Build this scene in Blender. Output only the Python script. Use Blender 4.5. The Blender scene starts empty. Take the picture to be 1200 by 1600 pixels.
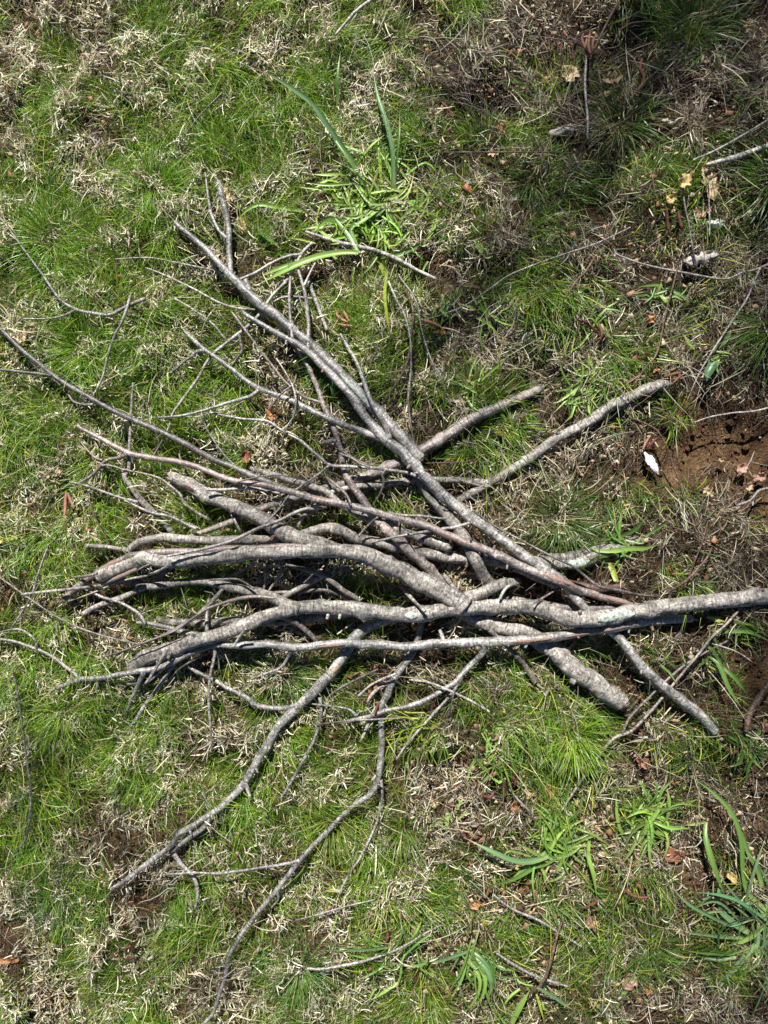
import bpy, math, random
import numpy as np

# ------------------------------------------------------------------ camera, sky, sun, exposure
SC = bpy.context.scene
COL = SC.collection
CAM_H = 1.5
cam_data = bpy.data.cameras.new('camera')
cam = bpy.data.objects.new('camera', cam_data)
COL.objects.link(cam)
cam.location = (0, 0, CAM_H)
cam.rotation_euler = (0, 0, 0)
cam_data.sensor_fit = 'VERTICAL'
cam_data.sensor_height = 36.0
cam_data.lens = 26.0
cam_data.clip_start = 0.02
cam_data.clip_end = 500
SC.camera = cam

SUN_EL = math.radians(45)
SUN_TO = (0.20, -1.0)                       # light travels towards the foot of the picture, a little to the right
SUN_AZ = math.atan2(-SUN_TO[0], -SUN_TO[1])  # compass angle of the sun, clockwise from +Y
world = bpy.data.worlds.new("World")
SC.world = world
world.use_nodes = True
wn = world.node_tree
bg = wn.nodes['Background']
sky = wn.nodes.new('ShaderNodeTexSky')
sky.sky_type = 'NISHITA'
sky.sun_disc = False
sky.sun_elevation = SUN_EL
sky.sun_rotation = SUN_AZ
sky.altitude = 1500
sky.air_density = 0.6
sky.dust_density = 0.1
wn.links.new(sky.outputs[0], bg.inputs[0])
bg.inputs[1].default_value = 0.05
sun_data = bpy.data.lights.new('sun', 'SUN')
sun_data.energy = 5.0
sun_data.angle = math.radians(0.5)
sun_data.color = (1.0, 0.965, 0.91)
sun = bpy.data.objects.new('sun', sun_data)
COL.objects.link(sun)
sun.location = (-2, 6, 8)
_n = math.hypot(*SUN_TO)
_d = (SUN_TO[0] / _n * math.cos(SUN_EL), SUN_TO[1] / _n * math.cos(SUN_EL), -math.sin(SUN_EL))
from mathutils import Vector
sun.rotation_euler = Vector(_d).to_track_quat('-Z', 'Y').to_euler()
SC.view_settings.view_transform = 'Standard'
SC.view_settings.look = 'None'
SC.view_settings.gamma = 1.0
SC.view_settings.exposure = 1.0
SC.cycles.max_bounces = 5
SC.cycles.diffuse_bounces = 2
SC.cycles.glossy_bounces = 2
SC.cycles.transmission_bounces = 3
SC.cycles.transparent_max_bounces = 4

rng = np.random.default_rng(7)
K = 27.0 / 26.0 / 1200.0                    # metres per picture pixel, per metre of distance


def at(px, py, z):
    """where a point seen at picture position (px, py) stands when it is z above the ground"""
    k = K * (CAM_H - z)
    return (px - 600) * k, (800 - py) * k


def to_px(x, y, z=0.0):
    k = K * (CAM_H - z)
    return x / k + 600, 800 - y / k


# ------------------------------------------------------------------ noise and ground relief
def _lat(seed):
    return np.random.default_rng(seed).random((256, 256))


_LATS = {}


def vnoise(x, y, scale, seed=0):
    if seed not in _LATS:
        _LATS[seed] = _lat(seed)
    L = _LATS[seed]
    u = np.asarray(x) * scale + 91.3
    v = np.asarray(y) * scale + 47.7
    iu = np.floor(u).astype(int)
    iv = np.floor(v).astype(int)
    fu = u - iu
    fv = v - iv
    fu = fu * fu * (3 - 2 * fu)
    fv = fv * fv * (3 - 2 * fv)
    a = L[iu % 256, iv % 256]
    b = L[(iu + 1) % 256, iv % 256]
    c = L[iu % 256, (iv + 1) % 256]
    d = L[(iu + 1) % 256, (iv + 1) % 256]
    return (a * (1 - fu) + b * fu) * (1 - fv) + (c * (1 - fu) + d * fu) * fv


def fbm(x, y, scale, seed=0, octs=3):
    t = 0
    amp = 1.0
    s = 0
    for i in range(octs):
        t = t + vnoise(x, y, scale * 2 ** i, seed + i * 17) * amp
        s += amp
        amp *= 0.5
    return t / s


def ell(px, py, cx, cy, rx, ry):
    return np.clip(1.35 - np.sqrt(((px - cx) / rx) ** 2 + ((py - cy) / ry) ** 2), 0, 0.7) / 0.7


def soilmask(x, y):
    px, py = to_px(np.asarray(x), np.asarray(y))
    wob = (fbm(x, y, 11, 31, 4) - 0.52) * 1.7
    m = np.maximum(ell(px, py, 1150, 715, 150, 105) * 1.1, ell(px, py, 880, 320, 70, 40) * 0.75)
    m = np.maximum(m, ell(px, py, 1185, 1060, 60, 100) * 0.75)
    m = np.maximum(m, ell(px, py, 1040, 1390, 90, 55) * 0.65)
    m = np.maximum(m, ell(px, py, 700, 1060, 90, 40) * 0.35)
    return np.clip(m + wob * (m > 0.02), 0, 1)


def gh(x, y):
    x = np.asarray(x, dtype=float)
    y = np.asarray(y, dtype=float)
    h = (fbm(x, y, 3.0, 3, 3) - 0.5) * 0.045 + (fbm(x, y, 13, 9, 3) - 0.5) * 0.062
    px, py = to_px(x, y)
    h = h - 0.02 * ell(px, py, 1140, 725, 130, 90)
    r = np.hypot(x, y)
    return h * np.clip(1.6 - r / 12, 0.2, 1)


# share of green grass, one figure for every 100 x 100 pixels of the photograph (rows from the top)
GREEN = np.array([[int(c) for c in r] for r in (
    "466633642155", "557743453263", "547744444363", "689556655312", "778865565125", "589956756524",
    "697655664311", "477653464300", "576544347741", "566643334542", "786664257532", "656455557332",
    "524656534443", "363654544426", "134656454426", "334665544324")], dtype=float) / 9.0


def green_at(x, y):
    px, py = to_px(np.asarray(x), np.asarray(y))
    u = np.clip(px / 100 - 0.5, 0, 10.999)
    v = np.clip(py / 100 - 0.5, 0, 14.999)
    iu = u.astype(int)
    iv = v.astype(int)
    fu = u - iu
    fv = v - iv
    G = GREEN
    dry = 1 - 0.52 * np.clip((px - 640) / 330, 0, 1)
    return dry * (G[iv, iu] * (1 - fu) + G[iv, iu + 1] * fu) * (1 - fv) + dry * (G[iv + 1, iu] * (1 - fu) + G[iv + 1, iu + 1] * fu) * fv


def brown_at(x, y):
    """0 = pale straw, 1 = brown litter"""
    px, py = to_px(np.asarray(x), np.asarray(y))
    b = np.clip((px - 450) / 650, 0, 1) * 0.75
    b = np.maximum(b, ell(px, py, 700, 1080, 170, 70) * 0.8)
    b = np.maximum(b, ell(px, py, 900, 130, 300, 170) * 0.85)
    return np.clip(b + (fbm(x, y, 6, 77) - 0.5) * 0.7, 0, 1)


# ------------------------------------------------------------------ materials
def new_mat(name):
    m = bpy.data.materials.new(name)
    m.use_nodes = True
    nt = m.node_tree
    b = nt.nodes['Principled BSDF']
    return m, nt, b


def nd(nt, t, **kw):
    n = nt.nodes.new(t)
    for k, v in kw.items():
        if k.startswith('i_'):
            key = k[2:]
            key = int(key) if key.isdigit() else key
            n.inputs[key].default_value = v
        else:
            setattr(n, k, v)
    return n


def ramp(nt, src, stops):
    r = nt.nodes.new('ShaderNodeValToRGB')
    e = r.color_ramp.elements
    while len(e) < len(stops):
        e.new(0.5)
    for el, (p, c) in zip(e, stops):
        el.position = p
        el.color = (c, c, c, 1) if isinstance(c, (int, float)) else (*c, 1)
    nt.links.new(src, r.inputs[0])
    return r


def mixc(nt, fac, a, b, mode='MIX'):
    m = nt.nodes.new('ShaderNodeMix')
    m.data_type = 'RGBA'
    m.blend_type = mode
    for sock, v in ((m.inputs[0], fac), (m.inputs[6], a), (m.inputs[7], b)):
        if hasattr(v, 'links'):
            nt.links.new(v, sock)
        elif isinstance(v, (int, float)):
            sock.default_value = v
        else:
            sock.default_value = (*v, 1)
    return m.outputs[2]


def bark_mat(name, dark, mid, light, lichen=0.3, rough=0.6, red=None, spec=0.35):
    m, nt, b = new_mat(name)
    L = nt.links
    attr = nd(nt, 'ShaderNodeAttribute', attribute_name='bark')
    oi = nd(nt, 'ShaderNodeObjectInfo')

    def noise(scale_vec, detail, rough_=0.6, scale=1.0, dist=0.0):
        mp = nd(nt, 'ShaderNodeVectorMath', operation='MULTIPLY')
        L.new(attr.outputs['Vector'], mp.inputs[0])
        mp.inputs[1].default_value = scale_vec
        n = nd(nt, 'ShaderNodeTexNoise', i_Scale=scale, i_Detail=detail, i_Roughness=rough_)
        n.inputs['Distortion'].default_value = dist
        L.new(mp.outputs[0], n.inputs['Vector'])
        return n.outputs['Fac']
    broad = noise((26, 60, 60), 5, 0.75)
    rings = noise((300, 34, 34), 5, 0.8)
    fleck = noise((210, 170, 170), 5, 0.8)
    blot = noise((110, 130, 130), 5, 0.75, dist=0.6)
    base = ramp(nt, broad, [(0.36, tuple(v * 0.8 for v in dark)), (0.5, mid), (0.64, light)]).outputs[0]
    rr = ramp(nt, rings, [(0.36, 0.25), (0.46, 0.85), (0.55, 1.1), (0.66, 1.6)]).outputs[0]
    c = mixc(nt, 0.9, base, rr, 'MULTIPLY')
    fl = ramp(nt, fleck, [(0.36, 0.12), (0.46, 0.75), (0.55, 1.1), (0.66, 1.9)]).outputs[0]
    c = mixc(nt, 0.9, c, fl, 'MULTIPLY')
    lf = ramp(nt, blot, [(0.68 - 0.18 * lichen, 0.0), (0.74 - 0.18 * lichen, 0.6)]).outputs[0]
    c = mixc(nt, lf, c, mixc(nt, 0.8, (0.46, 0.46, 0.39), fl, 'MULTIPLY'))
    spots = noise((44, 46, 46), 7, 0.8)
    lf2 = ramp(nt, spots, [(0.70 - 0.10 * lichen, 0.0), (0.735 - 0.10 * lichen, 0.8)]).outputs[0]
    c = mixc(nt, lf2, c, (0.44, 0.50, 0.42))
    if red:
        rn = noise((9, 60, 60), 3)
        rf = ramp(nt, rn, [(0.45, 0.0), (0.62, 0.75)]).outputs[0]
        c = mixc(nt, rf, c, red)
    hv = nd(nt, 'ShaderNodeHueSaturation')
    mr = nd(nt, 'ShaderNodeMapRange')
    mr.inputs[3].default_value = 0.82
    mr.inputs[4].default_value = 1.18
    L.new(oi.outputs['Random'], mr.inputs[0])
    L.new(mr.outputs[0], hv.inputs['Value'])
    L.new(c, hv.inputs['Color'])
    L.new(hv.outputs[0], b.inputs['Base Color'])
    b.inputs['Roughness'].default_value = rough
    b.inputs['Specular IOR Level'].default_value = spec
    bm1 = nd(nt, 'ShaderNodeBump', i_Strength=0.5, i_Distance=0.0014)
    L.new(rings, bm1.inputs['Height'])
    bm2 = nd(nt, 'ShaderNodeBump', i_Strength=0.5, i_Distance=0.0014)
    L.new(fleck, bm2.inputs['Height'])
    L.new(bm1.outputs[0], bm2.inputs['Normal'])
    bm3 = nd(nt, 'ShaderNodeBump', i_Strength=0.5, i_Distance=0.003)
    L.new(blot, bm3.inputs['Height'])
    L.new(bm2.outputs[0], bm3.inputs['Normal'])
    L.new(bm3.outputs[0], b.inputs['Normal'])
    return m


BARK = {
    'grey': bark_mat('grey_bark', (0.112, 0.100, 0.087), (0.225, 0.205, 0.180), (0.37, 0.342, 0.302), 0.5),
    'silver': bark_mat('silver_bark', (0.112, 0.105, 0.097), (0.235, 0.222, 0.206), (0.43, 0.41, 0.382), 0.45, 0.33, spec=0.8),
    'brown': bark_mat('brown_bark', (0.10, 0.080, 0.068), (0.20, 0.165, 0.145), (0.33, 0.285, 0.255), 0.15, 0.42, spec=0.65),
    'red': bark_mat('reddish_bark', (0.105, 0.085, 0.076), (0.215, 0.178, 0.160), (0.36, 0.31, 0.285), 0.15, 0.33, red=(0.20, 0.135, 0.112), spec=0.8),
    'dark': bark_mat('dark_bark', (0.065, 0.056, 0.052), (0.13, 0.115, 0.108), (0.22, 0.20, 0.19), 0.1, 0.36, spec=0.7),
    'twig': bark_mat('twig_bark', (0.12, 0.106, 0.097), (0.24, 0.215, 0.198), (0.40, 0.37, 0.345), 0.2, 0.34, spec=0.8),
    'stem': bark_mat('brown_stem', (0.055, 0.032, 0.024), (0.105, 0.062, 0.046), (0.18, 0.115, 0.088), 0.0, 0.5),
    'pale': bark_mat('weathered_wood', (0.20, 0.18, 0.155), (0.36, 0.33, 0.29), (0.54, 0.50, 0.45), 0.3, 0.5),
}


def wood_mat(name, c1, c2, scale=420.0):
    m, nt, b = new_mat(name)
    tc = nd(nt, 'ShaderNodeTexCoord')
    n = nd(nt, 'ShaderNodeTexNoise', i_Scale=scale, i_Detail=5.0, i_Roughness=0.7)
    nt.links.new(tc.outputs['Object'], n.inputs['Vector'])
    r = ramp(nt, n.outputs['Fac'], [(0.38, c1), (0.58, c2)])
    nt.links.new(r.outputs[0], b.inputs['Base Color'])
    b.inputs['Roughness'].default_value = 0.75
    bp = nd(nt, 'ShaderNodeBump', i_Strength=0.7, i_Distance=0.001)
    nt.links.new(n.outputs['Fac'], bp.inputs['Height'])
    nt.links.new(bp.outputs[0], b.inputs['Normal'])
    return m


M_WOOD = wood_mat('broken_wood', (0.16, 0.11, 0.07), (0.50, 0.40, 0.27))
M_PEEL = wood_mat('peeled_orange_wood', (0.12, 0.060, 0.042), (0.30, 0.185, 0.135))
M_LICHEN = wood_mat('lichen', (0.13, 0.125, 0.10), (0.46, 0.52, 0.46), 170.0)
M_CATKIN = wood_mat('catkin', (0.045, 0.014, 0.008), (0.17, 0.06, 0.035))
M_CATKIN2 = wood_mat('fresh_catkin', (0.15, 0.06, 0.035), (0.36, 0.17, 0.11))
M_WHITE = wood_mat('white_flake', (0.45, 0.48, 0.50), (0.86, 0.88, 0.88))


def blade_mat(name, trans=0.3, rough=0.5, spec=0.3):
    m, nt, b = new_mat(name)
    L = nt.links
    a = nd(nt, 'ShaderNodeAttribute', attribute_name='Col')
    L.new(a.outputs['Color'], b.inputs['Base Color'])
    b.inputs['Roughness'].default_value = rough
    b.inputs['Specular IOR Level'].default_value = spec
    out = nt.nodes['Material Output']
    if trans:
        t = nd(nt, 'ShaderNodeBsdfTranslucent')
        hs = nd(nt, 'ShaderNodeHueSaturation')
        hs.inputs['Value'].default_value = 1.5
        hs.inputs['Saturation'].default_value = 1.15
        L.new(a.outputs['Color'], hs.inputs['Color'])
        L.new(hs.outputs[0], t.inputs['Color'])
        mx = nd(nt, 'ShaderNodeMixShader')
        mx.inputs[0].default_value = trans
        L.new(b.outputs[0], mx.inputs[1])
        L.new(t.outputs[0], mx.inputs[2])
        L.new(mx.outputs[0], out.inputs[0])
    return m


M_GRASS = blade_mat('green_blades', 0.24, 0.40, 0.45)
M_STRAW = blade_mat('dry_straw', 0.12, 0.6, 0.25)
M_LITTER = blade_mat('leaf_litter', 0.0, 0.75, 0.15)


def leaf_mat(name):
    m, nt, b = new_mat(name)
    L = nt.links
    a = nd(nt, 'ShaderNodeAttribute', attribute_name='Col')
    tc = nd(nt, 'ShaderNodeTexCoord')
    n = nd(nt, 'ShaderNodeTexNoise', i_Scale=160.0, i_Detail=5.0, i_Roughness=0.7)
    L.new(tc.outputs['Object'], n.inputs['Vector'])
    r = ramp(nt, n.outputs['Fac'], [(0.32, 0.45), (0.5, 1.0), (0.7, 1.3)])
    c = mixc(nt, 0.9, a.outputs['Color'], r.outputs[0], 'MULTIPLY')
    L.new(c, b.inputs['Base Color'])
    b.inputs['Roughness'].default_value = 0.6
    bp = nd(nt, 'ShaderNodeBump', i_Strength=0.5, i_Distance=0.001)
    L.new(n.outputs['Fac'], bp.inputs['Height'])
    L.new(bp.outputs[0], b.inputs['Normal'])
    return m


M_LEAF = leaf_mat('dry_leaf')


def soil_mat():
    m, nt, b = new_mat('soil')
    L = nt.links
    tc = nd(nt, 'ShaderNodeTexCoord')
    n1 = nd(nt, 'ShaderNodeTexNoise', i_Scale=14.0, i_Detail=6.0, i_Roughness=0.65)
    n2 = nd(nt, 'ShaderNodeTexNoise', i_Scale=130.0, i_Detail=6.0, i_Roughness=0.75)
    n3 = nd(nt, 'ShaderNodeTexVoronoi', i_Scale=220.0)
    for n in (n1, n2, n3):
        L.new(tc.outputs['Object'], n.inputs['Vector'])
    c1 = ramp(nt, n1.outputs['Fac'], [(0.3, (0.050, 0.029, 0.016)), (0.52, (0.120, 0.070, 0.036)), (0.72, (0.215, 0.132, 0.072))])
    c2 = ramp(nt, n2.outputs['Fac'], [(0.3, 0.5), (0.55, 1.0), (0.75, 1.5)])
    c = mixc(nt, 0.9, c1.outputs[0], c2.outputs[0], 'MULTIPLY')
    L.new(c, b.inputs['Base Color'])
    b.inputs['Roughness'].default_value = 0.95
    b.inputs['Specular IOR Level'].default_value = 0.1
    b1 = nd(nt, 'ShaderNodeBump', i_Strength=1.0, i_Distance=0.006)
    L.new(n2.outputs['Fac'], b1.inputs['Height'])
    b2 = nd(nt, 'ShaderNodeBump', i_Strength=0.8, i_Distance=0.003)
    L.new(n3.outputs['Distance'], b2.inputs['Height'])
    L.new(b1.outputs[0], b2.inputs['Normal'])
    L.new(b2.outputs[0], b.inputs['Normal'])
    return m


M_SOIL = soil_mat()


# ------------------------------------------------------------------ mesh helpers
def mesh_np(name, V, F, mat, col=None, bark=None, smooth=False, parent=None, loc=None):
    """V (n,3) world coordinates, F (m,4) quads; linked as ONE object"""
    V = np.asarray(V, dtype=np.float32)
    F = np.asarray(F, dtype=np.int32)
    if loc is not None:
        V = V - np.asarray(loc, dtype=np.float32)
    me = bpy.data.meshes.new(name)
    k = F.shape[1]
    me.vertices.add(len(V))
    me.vertices.foreach_set('co', V.ravel())
    me.loops.add(F.size)
    me.loops.foreach_set('vertex_index', F.ravel())
    me.polygons.add(len(F))
    me.polygons.foreach_set('loop_start', np.arange(0, F.size, k, dtype=np.int32))
    me.polygons.foreach_set('loop_total', np.full(len(F), k, dtype=np.int32))
    if smooth:
        me.polygons.foreach_set('use_smooth', np.ones(len(F), dtype=bool))
    if col is not None:
        a = me.attributes.new('Col', 'FLOAT_COLOR', 'POINT')
        c4 = np.ones((len(V), 4), dtype=np.float32)
        c4[:, :3] = col
        a.data.foreach_set('color', c4.ravel())
    if bark is not None:
        a = me.attributes.new('bark', 'FLOAT_VECTOR', 'POINT')
        a.data.foreach_set('vector', np.asarray(bark, dtype=np.float32).ravel())
    me.update(calc_edges=True)
    me.materials.append(mat)
    o = bpy.data.objects.new(name, me)
    COL.objects.link(o)
    if parent is not None:
        o.parent = parent
    elif loc is not None:
        o.location = loc
    return o


def tag(o, label=None, cat=None, group=None, kind='thing'):
    for k, v in (('label', label), ('category', cat), ('group', group), ('kind', kind)):
        if v:
            o[k] = v
    return o


def empty(name, loc):
    o = bpy.data.objects.new(name, None)
    o.empty_display_size = 0.03
    COL.objects.link(o)
    o.location = loc
    return o


# ------------------------------------------------------------------ ground
def build_ground():
    def axis(half):
        a = np.arange(-half, half + 1e-6, 0.0125)
        g = [half]
        st = 0.02
        while g[-1] < 45:
            g.append(g[-1] + st)
            st *= 1.25
        g = np.array(g[1:])
        return np.concatenate([-g[::-1], a, g])
    X = axis(1.05)
    Y = axis(1.35)
    gx, gy = np.meshgrid(X, Y, indexing='ij')
    z = gh(gx, gy)
    V = np.stack([gx, gy, z], -1).reshape(-1, 3)
    n, m = len(X), len(Y)
    i, j = np.meshgrid(np.arange(n - 1), np.arange(m - 1), indexing='ij')
    a = (i * m + j).ravel()
    F = np.stack([a, a + m, a + m + 1, a + 1], -1)
    tag(mesh_np('ground', V, F, M_SOIL, smooth=True), 'brown soil under the grass and straw, bare in a patch at the right', 'ground', kind='structure')


build_ground()


# ------------------------------------------------------------------ ribbons (straw and grass)
def ribbons(P, az, L, w, e0, e1, curl, k, prof, roll=0.0):
    """P (n,3) roots; az heading; e0/e1 elevation at root/tip; returns verts (n,k,2,3)"""
    n = len(P)
    s = np.linspace(0, 1, k)
    ds = L / (k - 1)
    pts = np.zeros((n, k, 3))
    pts[:, 0] = P
    hd = np.zeros((n, k))
    el = np.zeros((n, k))
    for i in range(k):
        hd[:, i] = az + curl * s[i]
        el[:, i] = e0 + (e1 - e0) * s[i]
    for i in range(1, k):
        h = (hd[:, i] + hd[:, i - 1]) / 2
        e = (el[:, i] + el[:, i - 1]) / 2
        pts[:, i, 0] = pts[:, i - 1, 0] + np.cos(h) * np.cos(e) * ds
        pts[:, i, 1] = pts[:, i - 1, 1] + np.sin(h) * np.cos(e) * ds
        pts[:, i, 2] = pts[:, i - 1, 2] + np.sin(e) * ds
    rl = np.broadcast_to(np.asarray(roll), (n,))[:, None]
    side = np.stack([-np.sin(hd), np.cos(hd), np.zeros_like(hd)], -1)
    up = np.stack([-np.cos(hd) * np.sin(el), -np.sin(hd) * np.sin(el), np.cos(el)], -1)
    wv = side * np.cos(rl)[..., None] + up * np.sin(rl)[..., None]
    half = (np.asarray(w)[:, None] * np.asarray(prof)[None] / 2)[..., None]
    return pts, np.stack([pts - wv * half, pts + wv * half], 2)


def ribbon_faces(n, k):
    base = (np.arange(n) * k * 2)[:, None] + (np.arange(k - 1) * 2)[None]
    base = base.ravel()
    return np.stack([base, base + 1, base + 3, base + 2], -1)


def floor_clip(V, lift=0.001):
    f = V.reshape(-1, 3)
    g = gh(f[:, 0], f[:, 1]) + lift
    f[:, 2] = np.maximum(f[:, 2], g)
    return V


INX, INY = 0.98, 1.24                        # the part of the lawn the photograph shows, with a margin


def scatter(n_in, n_out, far=2.6):
    a = np.stack([rng.uniform(-INX, INX, n_in), rng.uniform(-INY, INY, n_in)], -1)
    b = np.stack([rng.uniform(-far, far, n_out * 2), rng.uniform(-far, far, n_out * 2)], -1)
    out = (np.abs(b[:, 0]) > INX) | (np.abs(b[:, 1]) > INY)
    b = b[out][:n_out]
    sc = np.concatenate([np.ones(len(a)), np.full(len(b), 1.7)])
    return np.concatenate([a, b]), sc


def build_straw(N_IN, N_OUT):
    """matted dead grass: a fine decayed under layer, darkened to deepen the shaded gaps, and a loose layer of short pale pieces on top"""
    p, sc = scatter(N_IN, N_OUT)
    x, y = p.T
    keep = rng.random(len(x)) > soilmask(x, y) * 1.25 - 0.10
    top = rng.random(len(x)) < 0.52
    hole = fbm(x, y, 24, 211, 3)
    keep &= ~top | (rng.random(len(x)) < np.clip((hole - 0.36 - 0.09 * brown_at(x, y)) * 5.0, 0.02, 1))
    x, y, sc, top = x[keep], y[keep], sc[keep], top[keep]
    n = len(x)
    br = brown_at(x, y)
    flow = fbm(x, y, 7, 101, 2) * 4 * math.pi
    az = flow + rng.normal(0, 1, n) * (0.9 - 0.35 * br) + math.pi * (rng.random(n) < 0.5)
    L = np.where(top, rng.gamma(4.0, 0.0052, n), rng.gamma(5.0, 0.0052, n)) * sc
    w = np.where(top, rng.uniform(0.0010, 0.0027, n), rng.uniform(0.0008, 0.0018, n)) * sc
    longs = rng.random(n) < 0.07
    L = np.where(longs, L * 2.4, L * rng.uniform(0.55, 1.25, n)) * (0.72 + 0.75 * br)
    w = np.where(longs, w * 0.7, w) * (0.86 - 0.12 * br)
    layer = np.where(top, 0.55 + 0.45 * rng.random(n), 0.6 * rng.random(n))
    z = gh(x, y) + 0.001 + layer * (0.003 + 0.036 * np.clip(fbm(x, y, 30, 301, 2) * 2.4 - 0.75, 0, 1))
    e0 = rng.normal(0.08, 0.34, n)
    e1 = e0 - rng.uniform(-0.1, 0.7, n)
    _, V = ribbons(np.stack([x, y, z], -1), az, L, w, e0, e1, rng.normal(0, 0.5, n) * (1 + 0.9 * (rng.random(n) < 0.2)), 4, (0.8, 1.0, 0.9, 0.35), rng.uniform(-0.8, 0.8, n))
    floor_clip(V)
    pale = np.array([0.62, 0.565, 0.385])
    cream = np.array([0.74, 0.70, 0.54])
    tan = np.array([0.37, 0.310, 0.175])
    grey = np.array([0.30, 0.275, 0.225])
    brown = np.array([0.125, 0.085, 0.054])
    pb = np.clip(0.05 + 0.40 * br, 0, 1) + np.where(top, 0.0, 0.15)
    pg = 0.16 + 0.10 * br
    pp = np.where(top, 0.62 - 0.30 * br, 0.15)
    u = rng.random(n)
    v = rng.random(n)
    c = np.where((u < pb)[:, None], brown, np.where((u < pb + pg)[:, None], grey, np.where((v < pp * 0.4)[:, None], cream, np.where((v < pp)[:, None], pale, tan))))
    c = np.where(top[:, None], c, c * np.array([0.30, 0.26, 0.22]))  # decayed under layer, its colour darkened further as shade between the straws
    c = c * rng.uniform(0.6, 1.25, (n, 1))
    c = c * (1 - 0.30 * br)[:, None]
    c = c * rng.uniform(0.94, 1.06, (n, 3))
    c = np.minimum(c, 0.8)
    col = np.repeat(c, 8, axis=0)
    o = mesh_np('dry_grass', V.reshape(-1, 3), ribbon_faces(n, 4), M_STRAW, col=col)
    tag(o, 'matted dry straw coloured grass lying over the whole ground', 'dry grass', kind='stuff')


def build_grass(N_IN, N_OUT):
    """clumps of fine blades; the clumps stand where the lawn is green in the photograph"""
    p, sc = scatter(N_IN, N_OUT)
    x, y = p.T
    g = green_at(x, y) * (1 - 0.9 * soilmask(x, y))
    patch = fbm(x, y, 11, 401, 3)
    q = np.clip(g * 1.12 - 0.05 + (patch - 0.5) * 2.7, 0, 1)
    keep = rng.random(len(x)) < q ** 1.3
    x, y, sc, g, q = x[keep], y[keep], sc[keep], g[keep], q[keep]
    nc = len(x)
    px, py = to_px(x, y)
    right = np.clip((px - 500) / 450, 0, 1)
    nb = rng.integers(6, 13, nc)
    idx = np.repeat(np.arange(nc), nb)
    n = len(idx)
    rad = np.abs(rng.normal(0, 0.008, n))
    th = rng.uniform(0, 2 * math.pi, n)
    bx = x[idx] + np.cos(th) * rad
    by = y[idx] + np.sin(th) * rad
    lean = fbm(x, y, 5, 501, 2) * 4 * math.pi
    lean = lean[idx]
    # each blade leans out of its clump and with the clump's own lean
    vx = np.cos(th) * 0.8 + np.cos(lean) * 0.9 + rng.normal(0, 0.35, n)
    vy = np.sin(th) * 0.8 + np.sin(lean) * 0.9 + rng.normal(0, 0.35, n)
    az = np.arctan2(vy, vx)
    r_ = right[idx]
    tall = rng.uniform(0.55, 1.55, nc)[idx]
    L = (rng.gamma(9, 0.0042, n) * (0.75 + 0.4 * q[idx]) * (1 + 0.15 * r_)) * tall * sc[idx] ** 0.5
    w = rng.uniform(0.0007, 0.0013, n) * (1 + 0.5 * r_ * rng.random(n)) * sc[idx]
    e0 = rng.uniform(0.7, 1.5, n)
    e1 = e0 - rng.uniform(0.5, 1.9, n)
    z = gh(bx, by) + 0.002
    L = L * np.where(sample_h(HMAP, bx, by, np.full(n, 0.006)) - z > 0.024, np.where(rng.random(n) < 0.75, 0.4, 0.9), 1.0)
    _, V = ribbons(np.stack([bx, by, z], -1), az, L, w, e0, e1, rng.normal(0, 0.35, n), 5, (0.85, 1.0, 0.95, 0.7, 0.12), rng.normal(0, 0.5, n))
    floor_clip(V, 0.003)
    c_a = np.array([0.165, 0.290, 0.010])
    c_b = np.array([0.052, 0.140, 0.008])
    c_y = np.array([0.340, 0.390, 0.040])
    c_d = np.array([0.055, 0.112, 0.016])
    tint = rng.random(nc)[idx]
    t = np.clip(tint * 0.7 + rng.random(n) * 0.45, 0, 1)[:, None]
    c = c_a * (1 - t) + c_b * t
    c = c * (1 - 0.6 * r_[:, None]) + c_d * 0.6 * r_[:, None]
    yel = (rng.random(n) < 0.13)[:, None]
    c = np.where(yel, c_y, c) * rng.uniform(0.75, 1.35, (n, 1))
    dead = rng.random(n) < 0.07
    c[dead] = np.array([0.42, 0.35, 0.20]) * rng.uniform(0.6, 1.1, (dead.sum(), 1))
    along = np.linspace(0, 1, 5)
    base = np.array([0.16, 0.20, 0.05])
    cc = c[:, None, :] * np.ones((1, 5, 1))
    f = np.clip(0.45 - along * 1.6, 0, 1)[None, :, None]
    cc = cc * (1 - f) + base * f
    cc = np.repeat(cc[:, :, None, :], 2, axis=2)
    o = mesh_np('green_grass', V.reshape(-1, 3), ribbon_faces(n, 5), M_GRASS, col=cc.reshape(-1, 3))
    tag(o, 'fine green lawn grass growing in soft tufts through the straw', 'grass', kind='stuff')


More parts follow.
